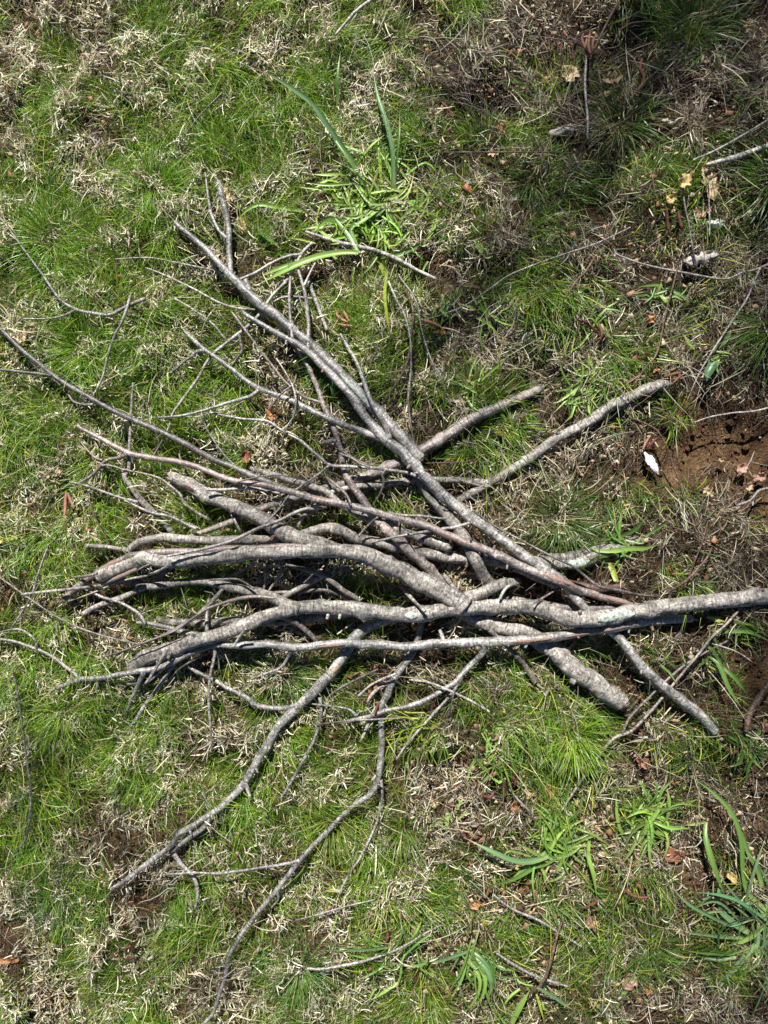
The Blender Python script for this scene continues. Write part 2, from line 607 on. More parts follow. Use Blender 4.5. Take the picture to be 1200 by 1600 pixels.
def build_litter():
    """leaf crumbs, chips and husks too many to count"""
    n0 = 36000
    p, sc = scatter(n0, 4000)
    x, y = p.T
    px, py = to_px(x, y)
    d = 0.13 + 0.75 * brown_at(x, y) + 0.9 * np.maximum(ell(px, py, 830, 1300, 260, 180), ell(px, py, 1100, 330, 130, 120)) * (fbm(x, y, 12, 55) > 0.45)
    d *= 1 - 0.5 * soilmask(x, y)
    keep = rng.random(len(x)) < np.clip(d, 0, 1) * 0.85
    x, y, sc = x[keep], y[keep], sc[keep]
    n = len(x)
    a = np.minimum(rng.gamma(2.4, 0.00115, n) + 0.0006, 0.007) * (1 - 0.55 * soilmask(x, y)) * sc
    b = a * rng.uniform(0.35, 0.9, n)
    t = rng.uniform(0.0004, 0.0014, n)
    fx = rng.normal(0, 1, 1500) * 110 + 845
    fy = rng.normal(0, 1, 1500) * 130 + 1340
    wx, wy = at(fx, fy, 0.0)
    kk = (fbm(wx, wy, 10, 88) > 0.48) & (fx < 1250)
    wx, wy = wx[kk], wy[kk]
    x = np.concatenate([x, wx])
    y = np.concatenate([y, wy])
    a = np.concatenate([a, rng.uniform(0.0035, 0.0095, len(wx))])
    b = np.concatenate([b, rng.uniform(0.0025, 0.006, len(wx))])
    n = len(x)
    t = rng.uniform(0.0003, 0.0008, n)
    # a bent six sided flake: eight corners, jittered
    cor = np.array([[-1, -1], [1, -1], [1, 1], [-1, 1]], dtype=float)
    yaw = rng.uniform(0, 2 * math.pi, n)
    V = np.zeros((n, 8, 3))
    tx = rng.normal(0, 0.35, n)
    ty = rng.normal(0, 0.35, n)
    z0 = gh(x, y) + rng.uniform(0.006, 0.024, n) * (1 - 0.8 * soilmask(x, y))
    for k in range(4):
        u = cor[k, 0] * a * rng.uniform(0.5, 1.1, n)
        v = cor[k, 1] * b * rng.uniform(0.5, 1.1, n)
        dz = u * tx + v * ty + rng.normal(0, 0.2, n) * a
        X = x + u * np.cos(yaw) - v * np.sin(yaw)
        Y = y + u * np.sin(yaw) + v * np.cos(yaw)
        V[:, k] = np.stack([X, Y, z0 + dz + t], -1)
        V[:, k + 4] = np.stack([X, Y, z0 + dz - t], -1)
    quad = np.array([[0, 1, 2, 3], [7, 6, 5, 4], [0, 4, 5, 1], [1, 5, 6, 2], [2, 6, 7, 3], [3, 7, 4, 0]])
    F = (np.arange(n)[:, None, None] * 8 + quad[None]).reshape(-1, 4)
    pal = np.array([[0.40, 0.22, 0.12], [0.50, 0.38, 0.22], [0.16, 0.075, 0.045], [0.28, 0.13, 0.075], [0.46, 0.31, 0.21], [0.09, 0.05, 0.035], [0.52, 0.44, 0.32]])
    c = pal[rng.integers(0, len(pal), n)] * rng.uniform(0.4, 0.95, (n, 1))
    c = c * (1 - 0.45 * soilmask(x, y))[:, None]
    o = mesh_np('leaf_litter', V.reshape(-1, 3), F, M_LITTER, col=np.repeat(c, 8, axis=0))
    tag(o, 'crumbs of dry leaf, husk and wood scattered over the straw', 'litter', kind='stuff')


def build_crumbs():
    """crumbs of soil on the bare patch"""
    n0 = 9000
    x = rng.uniform(0.25, 0.98, n0)
    y = rng.uniform(-0.9, 0.75, n0)
    m = soilmask(x, y)
    keep = rng.random(n0) < m * 0.9 * (0.25 + (fbm(x, y, 16, 66) > 0.5))
    x, y = x[keep], y[keep]
    n = len(x)
    ph = (1 + 5 ** 0.5) / 2
    ic = np.array([[-1, ph, 0], [1, ph, 0], [-1, -ph, 0], [1, -ph, 0], [0, -1, ph], [0, 1, ph], [0, -1, -ph], [0, 1, -ph], [ph, 0, -1], [ph, 0, 1], [-ph, 0, -1], [-ph, 0, 1]]) / 1.9
    tri = np.array([[0, 11, 5], [0, 5, 1], [0, 1, 7], [0, 7, 10], [0, 10, 11], [1, 5, 9], [5, 11, 4], [11, 10, 2], [10, 7, 6], [7, 1, 8], [3, 9, 4], [3, 4, 2], [3, 2, 6], [3, 6, 8], [3, 8, 9], [4, 9, 5], [2, 4, 11], [6, 2, 10], [8, 6, 7], [9, 8, 1]])
    r = rng.gamma(2.2, 0.0012, n) + 0.0006
    V = ic[None] * rng.uniform(0.6, 1.25, (n, 12, 1)) * r[:, None, None] * rng.uniform(0.6, 1.2, (n, 1, 3))
    V = V + np.stack([x, y, gh(x, y) + r * 0.4], -1)[:, None]
    F = (np.arange(n)[:, None, None] * 12 + tri[None]).reshape(-1, 3)
    o = mesh_np('soil_crumbs', V.reshape(-1, 3), F, M_SOIL)
    tag(o, 'loose crumbs of dark brown soil on the bare patch', 'soil', kind='stuff')


# ------------------------------------------------------------------ branches
HS = 0.003
HX0, HY0 = -1.3, -1.5
HNX, HNY = int(2.6 / HS), int(3.0 / HS)
_hx, _hy = np.meshgrid(HX0 + np.arange(HNX) * HS, HY0 + np.arange(HNY) * HS, indexing='ij')
HMAP = gh(_hx, _hy) + 0.016


def spl(P, step):
    """Catmull-Rom through the rows of P (x, y, w in pixels), resampled about every STEP pixels"""
    P = np.asarray(P, dtype=float)
    Q = np.vstack([2 * P[0] - P[1], P, 2 * P[-1] - P[-2]])
    out = []
    for i in range(1, len(Q) - 2):
        p0, p1, p2, p3 = Q[i - 1], Q[i], Q[i + 1], Q[i + 2]
        n = max(1, int(np.hypot(*(p2 - p1)[:2]) / step))
        for j in range(n):
            t = j / n
            v = 0.5 * ((2 * p1) + (-p0 + p2) * t + (2 * p0 - 5 * p1 + 4 * p2 - p3) * t * t + (-p0 + 3 * p1 - 3 * p2 + p3) * t ** 3)
            v[2] = p1[2] * (1 - t) + p2[2] * t
            out.append(v)
    out.append(P[-1].copy())
    return np.array(out)


def parse(s):
    return [tuple(float(v) for v in t.split(',')) for t in s.split()]


def sample_h(H, x, y, r):
    ix = np.clip(((x - HX0) / HS).astype(int), 0, HNX - 1)
    iy = np.clip(((y - HY0) / HS).astype(int), 0, HNY - 1)
    best = np.full(len(x), -1.0)
    for dx, dy in ((0, 0), (1, 0), (-1, 0), (0, 1), (0, -1)):
        jx = np.clip(ix + np.round(dx * r * 0.5 / HS).astype(int), 0, HNX - 1)
        jy = np.clip(iy + np.round(dy * r * 0.5 / HS).astype(int), 0, HNY - 1)
        best = np.maximum(best, H[jx, jy])
    return best


def upper_hull(s, c):
    hull = []
    for p in zip(s, c):
        while len(hull) >= 2:
            (x1, y1), (x2, y2) = hull[-2], hull[-1]
            if (y2 - y1) * (p[0] - x1) <= (p[1] - y1) * (x2 - x1):
                hull.pop()
            else:
                break
        hull.append(p)
    hx, hy = zip(*hull)
    return np.interp(s, hx, hy)


def smooth1(a, k):
    if len(a) < 4 or k < 1:
        return a
    k = min(k, (len(a) - 1) // 2)
    pad = np.concatenate([a[0] - (a[k:0:-1] - a[0]), a, a[-1] - (a[-2:-k - 2:-1] - a[-1])])
    ker = np.hanning(2 * k + 3)[1:-1]
    ker /= ker.sum()
    return np.convolve(pad, ker, mode='valid')


_wf = [0.8]


def path3d(P, H, z0=None, z1=None, sag=0.3):
    """lay a line of picture points on what lies below it; returns centre points and radii in metres"""
    Q = spl(P, 4.0)
    Q[:, 2] *= _wf[0]
    z = np.full(len(Q), 0.03)
    for it in range(3):
        d = CAM_H - z
        x = (Q[:, 0] - 600) * K * d
        y = (800 - Q[:, 1]) * K * d
        r = np.maximum(Q[:, 2] * K * d / 2, 0.0007)
        c = sample_h(H, x, y, r) + r * 1.05 + 0.019 * np.clip((0.0065 - r) / 0.004, 0, 1)
        s = np.concatenate([[0], np.cumsum(np.hypot(np.diff(x), np.diff(y)))])
        if z0 is not None:
            near = s < 0.06
            c = np.where(near, np.minimum(c, z0), c)
            c[0] = z0
        if z1 is not None:
            c[-1] = max(c[-1], z1)
        hull = upper_hull(s, c)
        if sag:
            loose = smooth1(c, 10)
            zz = hull * (1 - sag) + np.maximum(loose, c) * sag
        else:
            zz = hull
        z = smooth1(zz, 8)
        if z0 is not None:
            z = z + (z0 - z[0]) * np.clip(1 - s / 0.05, 0, 1)
    return np.stack([x, y, z], -1), r, s


_boff = [0.0]


def tube(C, r, sides, seed, knots=True, taper_end=(0.90, 0.10)):
    g = np.random.default_rng(seed)
    n = len(C)
    if knots:
        s_ = np.concatenate([[0], np.cumsum(np.linalg.norm(np.diff(C, axis=0), axis=1))])
        p1, p2 = g.uniform(0, 90, 2)
        wob = np.stack([vnoise(s_ + p1, s_ * 0 + p2, 33, 71) - 0.5, vnoise(s_ + p2, s_ * 0 + p1, 33, 72) - 0.5, 0 * s_], -1)
        C = C + wob * (r * 0.28 * np.clip(s_ / 0.02, 0, 1) * np.clip((s_[-1] - s_) / 0.02, 0, 1))[:, None]
    T = np.gradient(C, axis=0)
    T /= np.linalg.norm(T, axis=1)[:, None] + 1e-9
    up = np.array([0, 0, 1.0])
    S = np.cross(T, up)
    S /= np.linalg.norm(S, axis=1)[:, None] + 1e-9
    U = np.cross(S, T)
    s = np.concatenate([[0], np.cumsum(np.linalg.norm(np.diff(C, axis=0), axis=1))])
    th = np.arange(sides) / sides * 2 * math.pi
    rr = r[:, None] * np.ones((1, sides))
    ph = g.uniform(0, 100)
    n1 = vnoise((s[:, None] * 1 + ph) * np.ones((1, sides)), np.cos(th)[None] * 0.3 + np.sin(th)[None] * 0.21 + ph, 42, 61) - 0.5
    n2 = vnoise((s[:, None] + ph) * np.ones((1, sides)), np.cos(th)[None] * 0.4 + np.sin(th)[None] * 0.33 + ph, 120, 62) - 0.5
    rr = rr * (1 + 0.16 * n1 + 0.20 * n2)
    if knots:
        m = max(1, int(s[-1] / 0.05))
        for _ in range(m):
            sk = g.uniform(0, s[-1])
            tk = g.uniform(0, 2 * math.pi)
            bump = np.exp(-((s - sk) / (0.004 + 0.5 * r.mean())) ** 2)[:, None] * np.exp(-((np.angle(np.exp(1j * (th - tk)))) / 0.7) ** 2)[None]
            rr = rr + bump * r[:, None] * g.uniform(0.12, 0.42)
    ct, st = np.cos(th), np.sin(th)
    V = C[:, None] + rr[..., None] * (S[:, None] * ct[None, :, None] + U[:, None] * st[None, :, None])
    off = _boff[0]
    _boff[0] += 1.37
    B = np.stack([np.broadcast_to((s + off)[:, None], (n, sides)), r[:, None] * ct[None] + off * 0.13, r[:, None] * st[None]], -1)
    V = V.reshape(-1, 3)
    B = B.reshape(-1, 3)
    i, j = np.meshgrid(np.arange(n - 1), np.arange(sides), indexing='ij')
    a = (i * sides + j).ravel()
    b = (i * sides + (j + 1) % sides).ravel()
    F = np.stack([a, b, b + sides, a + sides], -1)
    # close both ends with a small dome ring
    vs, fs, bs = [V], [F], [B]
    cnt = len(V)
    for end, sg in ((0, -1), (n - 1, 1)):
        ring = np.arange(sides) + end * sides
        prev = ring
        for q, (fr, ex) in enumerate(((taper_end[0], taper_end[1]), (0.02, taper_end[1] * 0.6))):
            jit = g.uniform(0.8, 1.2, sides)[:, None]
            nv = C[end] + (V[ring] - C[end]) * fr * (jit if q == 0 else 1) + T[end] * sg * r[end] * ex * (jit if q == 0 else 1)
            vs.append(nv)
            bs.append(B[ring])
            cur = np.arange(sides) + cnt
            cnt += sides
            nx = (np.arange(sides) + 1) % sides
            f = np.stack([prev, cur, cur[nx], prev[nx]], -1)
            fs.append(f if end == 0 else f[:, ::-1])
            prev = cur
    return np.vstack(vs), np.vstack(fs), np.vstack(bs), T


def stamp(H, C, r):
    for p, q in zip(C, r):
        k = int(q / HS) + 1
        ix = int((p[0] - HX0) / HS)
        iy = int((p[1] - HY0) / HS)
        if ix - k < 0 or iy - k < 0 or ix + k + 1 >= HNX or iy + k + 1 >= HNY:
            continue
        sx = _hx[ix - k:ix + k + 1, iy - k:iy + k + 1] - p[0]
        sy = _hy[ix - k:ix + k + 1, iy - k:iy + k + 1] - p[1]
        d2 = q * q - sx * sx - sy * sy
        top = np.where(d2 > 0, p[2] + np.sqrt(np.maximum(d2, 0)) * 0.92, -1)
        w = H[ix - k:ix + k + 1, iy - k:iy + k + 1]
        np.maximum(w, top, out=w)


_seed = [100]


def grow(name, P, mat, H, parent, loc, z0=None, z1=None, sag=0.3, butt=True):
    _seed[0] += 1
    C, r, s = path3d(P, H, z0, z1, sag)
    if z0 is not None:
        r = r * (1 + 0.35 * np.exp(-s / 0.006))
    sides = 16 if r.max() > 0.008 else (10 if r.max() > 0.004 else 7)
    V, F, B, T = tube(C, r, sides, _seed[0], knots=r.max() > 0.002)
    o = mesh_np(name, V, F, mat, bark=B, smooth=True, parent=parent, loc=loc)
    return o, C, r, T


def broken_end(C, r, T, end, root, loc, mat=M_WOOD):
    """the splintered face where the branch snapped"""
    _seed[0] += 1
    g = np.random.default_rng(_seed[0])
    i = 0 if end == 0 else len(C) - 1
    t = T[i] * (-1 if end == 0 else 1)
    c = C[i] + t * r[i] * 0.04
    S = np.cross(t, (0, 0, 1.0))
    S /= np.linalg.norm(S)
    U = np.cross(S, t)
    sides = 14
    th = np.arange(sides) / sides * 2 * math.pi
    V = []
    for fr, ex in ((0.84, -0.25), (0.80, 0.12), (0.55, 0.20), (0.25, 0.16), (0.02, 0.10)):
        jit = g.uniform(-0.22, 0.38, sides) if fr in (0.80, 0.55) else np.zeros(sides)
        ring = c + r[i] * fr * (np.cos(th)[:, None] * S + np.sin(th)[:, None] * U) + (t * r[i])[None] * (ex + jit)[:, None]
        V.append(ring)
    V = np.vstack(V)
    a, b = np.meshgrid(np.arange(4), np.arange(sides), indexing='ij')
    p = (a * sides + b).ravel()
    q = (a * sides + (b + 1) % sides).ravel()
    F = np.stack([p, q, q + sides, p + sides], -1)
    mesh_np('broken_end', V, F, mat, parent=root, loc=loc)


def nearest(C, r, x, y):
    px, py = to_px(C[:, 0], C[:, 1], C[:, 2])
    k = int(np.argmin((px - x) ** 2 + (py - y) ** 2))
    return C[k, 2] + 0.1 * r[k]


def strip(C, r, T, s0, s1, ang, width, mat, root, loc, name, seed):
    """a scar or a crust that hugs the upper side of a branch from s0 to s1 of its length"""
    g = np.random.default_rng(seed)
    n = len(C)
    a, b = int(s0 * (n - 1)), max(int(s0 * (n - 1)) + 4, int(s1 * (n - 1)))
    b = min(b, n - 1)
    idx = np.linspace(a, b, max(6, (b - a) * 2))
    ii = idx.astype(int)
    f = idx - ii
    jj = np.minimum(ii + 1, n - 1)
    Cc = C[ii] * (1 - f)[:, None] + C[jj] * f[:, None]
    Rr = r[ii] * (1 - f) + r[jj] * f
    Tt = T[ii]
    S = np.cross(Tt, (0, 0, 1.0))
    S /= np.linalg.norm(S, axis=1)[:, None]
    U = np.cross(S, Tt)
    m = 7
    t = np.linspace(0, 1, len(idx))
    wprof = np.sqrt(np.clip(np.sin(math.pi * np.clip(t, 0.02, 0.98)), 0, 1)) * (0.75 + 0.5 * g.random(len(idx)))
    V = np.zeros((len(idx), m, 3))
    for k in range(m):
        v = (k / (m - 1) - 0.5) * 2
        th = ang + v * width * wprof
        edge = 0.98 if abs(v) > 0.9 else 1.085 + 0.05 * g.random(len(idx))
        V[:, k] = Cc + (Rr * edge)[:, None] * (S * np.cos(th)[:, None] + U * np.sin(th)[:, None])
    V = V.reshape(-1, 3)
    i, j = np.meshgrid(np.arange(len(idx) - 1), np.arange(m - 1), indexing='ij')
    q = (i * m + j).ravel()
    F = np.stack([q, q + 1, q + m + 1, q + m], -1)
    return mesh_np(name, V, F, mat, smooth=True, parent=root, loc=loc)


def branch(label, mat, P, twigs=(), ends='', name='fallen_branch', cat='branch', sag=0.3, z1=None, z0=None, marks=(), group=None, wf=0.80):
    """one fallen branch: its stem, side twigs and broken ends. twigs: (points[, [sub twigs]]); the first point sits on the stem"""
    _wf[0] = wf
    P = parse(P)
    H0 = HMAP.copy() if twigs else HMAP
    x, y = at(P[0][0], P[0][1], 0.02)
    loc = (x, y, float(gh(x, y)))
    single = not (twigs or ends or marks)
    if single:
        o, C, r, T = grow(name, P, BARK[mat], HMAP, None, loc, z0=z0, z1=z1, sag=sag)
        tag(o, label, cat, group)
        stamp(HMAP, C, r)
        return o
    root = empty(name, loc)
    tag(root, label, cat, group)
    o, C, r, T = grow('stem', P, BARK[mat], H0, root, loc, z0=z0, z1=z1, sag=sag)
    todo = [(C, r)]
    for tw in twigs:
        tp = parse(tw[0])
        subs = tw[1] if len(tw) > 1 and tw[1] else []
        tm = BARK[tw[2]] if len(tw) > 2 else (BARK[mat] if tp[0][2] > 7.5 else BARK['twig'] if mat in ('grey', 'silver', 'pale') else BARK[mat])
        z0t = nearest(C, r, tp[0][0], tp[0][1])
        o2, C2, r2, T2 = grow('side_twig' if tp[0][2] < 10 else 'side_branch', tp, tm, H0, root, loc, z0=z0t, sag=0.35)
        todo.append((C2, r2))
        for sb in subs:
            sp = parse(sb)
            o3, C3, r3, T3 = grow('twig', sp, tm, H0, o2, loc, z0=nearest(C2, r2, sp[0][0], sp[0][1]), sag=0.35)
            todo.append((C3, r3))
    if r.max() > 0.0065 and len(C) > 60:
        g = np.random.default_rng(_seed[0] + 7)
        for q in range(int(len(C) * 0.0042 * 1.2 / 0.16) + 1):
            i = int(g.uniform(0.06, 0.94) * len(C))
            t = T[i]
            sd = np.cross(t, (0, 0, 1.0))
            sd /= np.linalg.norm(sd)
            an = g.choice([g.uniform(0.1, 0.9), math.pi - g.uniform(0.1, 0.9)])
            dr = sd * math.cos(an) + np.cross(sd, t) * math.sin(an) + t * g.uniform(-0.6, 0.6)
            dr /= np.linalg.norm(dr)
            ln = r[i] + g.uniform(0.003, 0.012)
            uu = np.linspace(0.35, 1, 7)[:, None]
            P3 = C[i] + dr * ln * uu
            V, F, B, _t = tube(P3, r[i] * g.uniform(0.22, 0.42) * (1.5 - 0.8 * uu[:, 0]), 8, _seed[0] + 300 + q, knots=False)
            mesh_np('stub', V, F, BARK[mat] if g.random() < 0.7 else BARK['stem'], bark=B, smooth=True, parent=root, loc=loc)
    if 's' in ends:
        broken_end(C, r, T, 0, root, loc)
    if 'e' in ends:
        broken_end(C, r, T, 1, root, loc)
    for k, (nm, s0, s1, ang, wd, mm) in enumerate(marks):
        strip(C, r, T, s0, s1, ang, wd, mm, root, loc, nm, 900 + k + _seed[0])
    for c_, r_ in todo:
        stamp(HMAP, c_, r_)
    return root


# ------------------------------------------------------------------ the branches, lowest first; "x,y,width" in pixels of the photograph
def small(label, P, mat='twig', twigs=(), name='fallen_twig', cat='twig', **k):
    def thin(s):
        return ' '.join('%g,%g,%g' % (a, b_, c * (0.82 if a > 640 else 1.05)) for a, b_, c in parse(s))
    tw = [(thin(t[0]),) + tuple(t[1:]) for t in twigs]
    return branch(label, mat, thin(P), twigs=tw, name=name, cat=cat, **k)


# twigs lying in the grass round the pile
small('thin grey twig curving through green grass at the left edge, forked near its lower end', '-30,305,2.5 0,340,3 23,370,3.5 43,398,4 67,430,4.5 93,467,5.5 117,483,6 147,490,6.5 173,492,7 200,478,7.5 227,467,7', twigs=[('119,484,4 93,495,3.5 67,498,3 37,498,2.5',)])
small('dull straight twig sunk in the bright green grass below the curved forked twig', '205,458,5.5 192,500,5.5 180,523,5 170,550,5 160,590,4.5 145,620,3', 'twig')
small('hair thin pale twig lying level above the clipped end of the long diagonal branch', '180,405,2.5 233,403,3 283,412,3.5 340,424,3.5 352,428,3', 'pale')
small('pale thin twig running from the green grass under the upper end of the diagonal branch', '227,418,2.5 253,428,3 300,450,3.5 343,473,4 370,481,4 398,484,3.5', 'pale')
small('short bent pale twig lying just above the blunt end of the grey side fork', '273,467,4.5 300,482,4 333,507,4 353,531,3', 'pale')
small('faint brown twig crossing under the short bent pale twig', '335,470,3 320,510,3 313,535,2.5', 'twig')
small('thin dark straight twig lying alone in the grass near the top left corner', '350,143,3.5 320,172,3 297,200,3 272,237,2', 'dark')
small('pale weathered stick lying at the top edge among dry straw', '590,-8,6 557,17,6 540,36,5 524,55,4', 'pale')
small('thin brown stick standing in straw just left of the pale stick at the top edge', '506,25,3.5 510,50,3.5 514,80,3', 'stem')
small('short grey stick lying below a cluster of brown catkins near the top', '917,84,6.5 914,133,6.5 918,183,6 918,218,5', 'twig')
small('dark brown stem reaching down from the top edge to the catkin cluster', '973,-10,6 947,40,6.5 936,62,6 927,80,5', 'stem')
small('thick weathered grey stick half buried at the right edge among broad grass', '1230,222,12 1200,229,13 1167,240,13 1133,250,12 1103,258,7', 'pale', ends='e', name='fallen_branch', cat='branch')
small('grey brown twig lying just above the weathered stick at the right edge', '1222,176,6 1200,188,6 1167,208,6 1120,234,5.5 1083,250,4', 'twig')
small('dark thin stem standing by the white husk near the right edge', '1066,285,4 1070,320,4.5 1076,350,4.5 1083,393,5 1089,420,3', 'dark')
small('straight thin stem leaning across the white husk near the right edge', '1106,275,3 1108,320,3.5 1109,368,3', 'twig')
small('long thin grey twig lying across the grass at the upper right', '670,498,2 687,493,3 727,477,3 767,450,3.5 800,428,4 867,402,4 933,380,4 985,355,3', 'twig')
small('smooth grey twig with a long side shoot hanging from it at the right edge', '960,396,3.5 985,406,4.5 1017,416,5 1067,426,5.5 1130,436,5.5 1160,426,5.5 1183,420,5.5 1225,402,6', twigs=[('1187,420,5.5 1176,446,5 1167,467,5 1143,503,5 1117,543,4.5 1093,583,3.5 1074,625,2.5',)])
small('brown upright stem lying across dry straw right of the two cut rods', '1059,415,4 1052,445,4 1040,490,4.5 1027,550,4.5 1008,575,4 990,602,3', 'stem')
small('dark red brown stem lying slantwise in litter above the cut rods', '930,400,4 915,424,5.5 900,440,6 880,470,5 853,503,4', 'stem')
small('brown root like stem winding down the edge of the bare soil', '990,654,4 1020,668,5.5 1033,682,5 1046,708,4.5 1052,728,4.5 1060,748,4 1068,775,3', 'stem')
small('thin twig lying along the upper edge of the bare soil at the right', '1215,633,4 1180,642,5 1140,646,4.5 1108,652,4 1085,660,3', 'twig')
small('dark short stick lying on the bare soil', '1112,733,3 1100,741,4 1084,746,3', 'stem')
small('grey forked stick entering from the right edge below the bare soil', '1225,757,5 1200,763,7 1185,768,8 1172,782,6 1150,790,5', 'twig', twigs=[('1186,768,4 1178,778,4 1176,790,3',)])
small('dark thin twig slanting down to the thick forked log at its right end', '1078,800,4.5 1083,815,5 1093,843,5 1112,880,5 1134,922,4', 'stem')
small('thin brown twig crossing the dark slanting twig at the right', '1106,815,4 1096,850,4 1083,883,4.5 1070,925,3.5', 'stem')
small('brown twig lying level behind the right end of the forked log', '1112,856,5 1100,875,5 1075,905,6.5 1050,922,6.5 1030,933,5', 'stem')
small('long pale forked stick passing under the grey pole at the lower right', '1162,944,6 1137,973,6.5 1112,996,7 1090,1024,6.5 1064,1055,6.5 1033,1092,7 1012,1117,7 987,1142,8 966,1150,8 947,1166,8 922,1200,7 900,1232,6 878,1266,4', 'brown', twigs=[('972,1147,7 980,1128,6.5 992,1112,6.5 1025,1079,6 1054,1052,6 1085,1029,6 1137,1001,4',)])
small('flat dark brown strip of bark lying on soil at the right edge', '1215,1050,9 1196,1077,17 1175,1108,18 1165,1144,11', 'stem', name='bark_strip', cat='bark')
small('curved pale root lying on soil at the right below the long yellow green leaf', '1118,1008,3.5 1145,1016,4 1165,1027,4 1176,1035,3', 'pale')
small('straight brown twig lying between the two lower right broad grass plants', '770,1397,4 800,1420,6 840,1437,6 873,1457,6 912,1481,4', 'twig')
small('long grey twig crossing a brown twig near the foot of the picture at the right', '775,1488,4 800,1505,6.5 833,1523,7 860,1532,6.5 890,1540,4', 'twig')
small('dark brown twig crossing the long grey twig near the foot of the picture', '884,1428,5 868,1470,6.5 852,1515,7 833,1542,6 808,1565,4', 'stem')
small('short brown stick lying above the flat bluish blades at the lower right', '796,1233,5 812,1252,6 834,1274,5', 'twig')
small('pale crooked twig lying across the grass below the long drooping grey twig', '480,1513,5 500,1514,5 523,1511,5 567,1502,5 613,1487,5 640,1473,5 665,1458,4.5 690,1445,3', 'twig', twigs=[('520,1512,3.5 512,1518,3 500,1520,2.5',)])
small('thin pale twig lying above the pale crooked twig', '462,1438,3 490,1431,3.5 517,1423,3.5 550,1414,3 585,1406,2', 'twig')
small('dark thin twig standing in the grass near the lower left edge', '20,1045,3 30,1100,3.5 43,1197,4 48,1230,4.5 47,1267,4.5 40,1310,4 18,1340,2.5', 'dark')
small('thin brown twig lying across the left lawn below the pale ended twigs', '-30,890,2.5 0,903,3 43,933,3 100,970,3.5 150,990,3.5 200,1003,4 224,1007,3', 'red')
small('faint straight twig crossing the thin brown twig on the left lawn', '76,850,2.5 57,900,3.5 40,940,3.5 8,996,2.5', 'twig')
small('thin rust brown stem standing in the grass left of the pile', '139,779,3 147,806,4 159,829,4 170,850,4 176,866,3.5', 'stem')
small('thin brown stem standing below the leftmost cut branch ends', '140,938,3 135,958,3.5 136,985,3.5 139,1005,2.5', 'stem')
small('brown loose stem curving down through the grass right of the diagonal branch', '628,440,3 645,485,5 642,530,5.5 637,562,5 625,590,5 598,632,3.5', 'stem')
small('pale straight stalk standing in the grass beside the brown curving stem', '607,440,4.5 620,470,5 633,495,5.5 641,530,5 642,575,4.5 638,630,4.5 646,690,3.5', 'twig')
small('long thin pale twig leaning through grass above the two cut rods', '624,432,3.5 650,470,4.5 660,520,4 675,565,3.5 690,595,3 705,630,2', 'twig')
small('pale stick overgrown by the tall broad grass above the pile', '478,362,5 520,376,7.5 555,385,8 585,391,8 620,405,8.5 650,422,8.5 681,436,8', 'pale', ends='e')
small('brown twig lying level in the grass right of the diagonal branch', '665,724,3 694,723,3.5 725,722,4 748,716,3', 'stem')
small('long thin brown twig lying across the upper middle grass', '650,255,2 668,285,3 690,313,4 715,330,4 770,355,3.5 830,385,2', 'stem')
small('brown thin twig lying level across dry grass at the upper right', '690,238,2 740,238,3 800,238,3.5 860,238,3 905,240,2', 'stem')

# lowest layer of the pile
branch('smooth grey branch lying lowest under the thick forked log, its blunt end on the left', 'grey', '246,966,11 267,972,13 326,974,16 362,970,18 403,972,18 437,970,19 480,966,18 520,962,15 560,958,12', ends='s')
branch('thick ring barked log with broken butt resting on the grass below the forked log', 'grey', '705,950,16 733,963,20 754,973,22 779,980,24 820,988,25 860,1013,27 887,1037,30 917,1060,32 950,1083,31 972,1098,27', ends='e', sag=0.22, wf=1)
branch('dark branch in the shade beneath the right half of the forked log', 'brown', '780,930,11 820,942,16 860,947,20 905,951,20 960,950,17 985,949,12')
branch('dark brown broken branch lying behind the reddish branch at the right', 'stem', '880,908,12 905,914,14 936,921,15 972,916,13', ends='e')
branch('short knob ended stick poking out below the ring barked log', 'brown', '765,985,8 785,1003,9 800,1017,9 820,1040,10 836,1066,12', ends='e')
branch('forked grey log with pale lichen crust pointing up to the right behind the pile', 'grey', '790,872,14 820,877,17 845,877,20 875,880,21 905,879,21 936,868,19 967,856,19 998,845,17', twigs=[('860,873,15 895,868,17 925,860,15 945,852,12', None, 'grey')], ends='e', marks=[('lichen_patch', 0.42, 0.60, 1.35, 1.0, M_LICHEN)], wf=0.9)
branch('brown rod with cut end that passes under the diagonal branch and on to the left', 'brown', '846,606,14 800,627,17 733,657,19 687,687,19.5 653,707,19 613,727,18 570,745,17 535,758,16 500,767,15 457,779,14 403,797,13 370,811,11 335,825,10 300,838,8', ends='s', wf=0.9)
branch('grey rod with cut end and a forked arm, right of the diagonal branch', 'grey', '1044,598,17 1000,613,17 950,637,18 917,660,17 867,687,16 833,713,16 800,733,15 760,757,14.5 720,780,13 690,795,11', twigs=[('756,757,12 740,753,12 727,751,11.5 685,750,11 633,751,11 592,758,11 550,761,9 515,770,7', None, 'grey'), ('789,736,3.5 787,722,3.5 784,708,3 778,690,2.5',)], ends='s', wf=0.93)
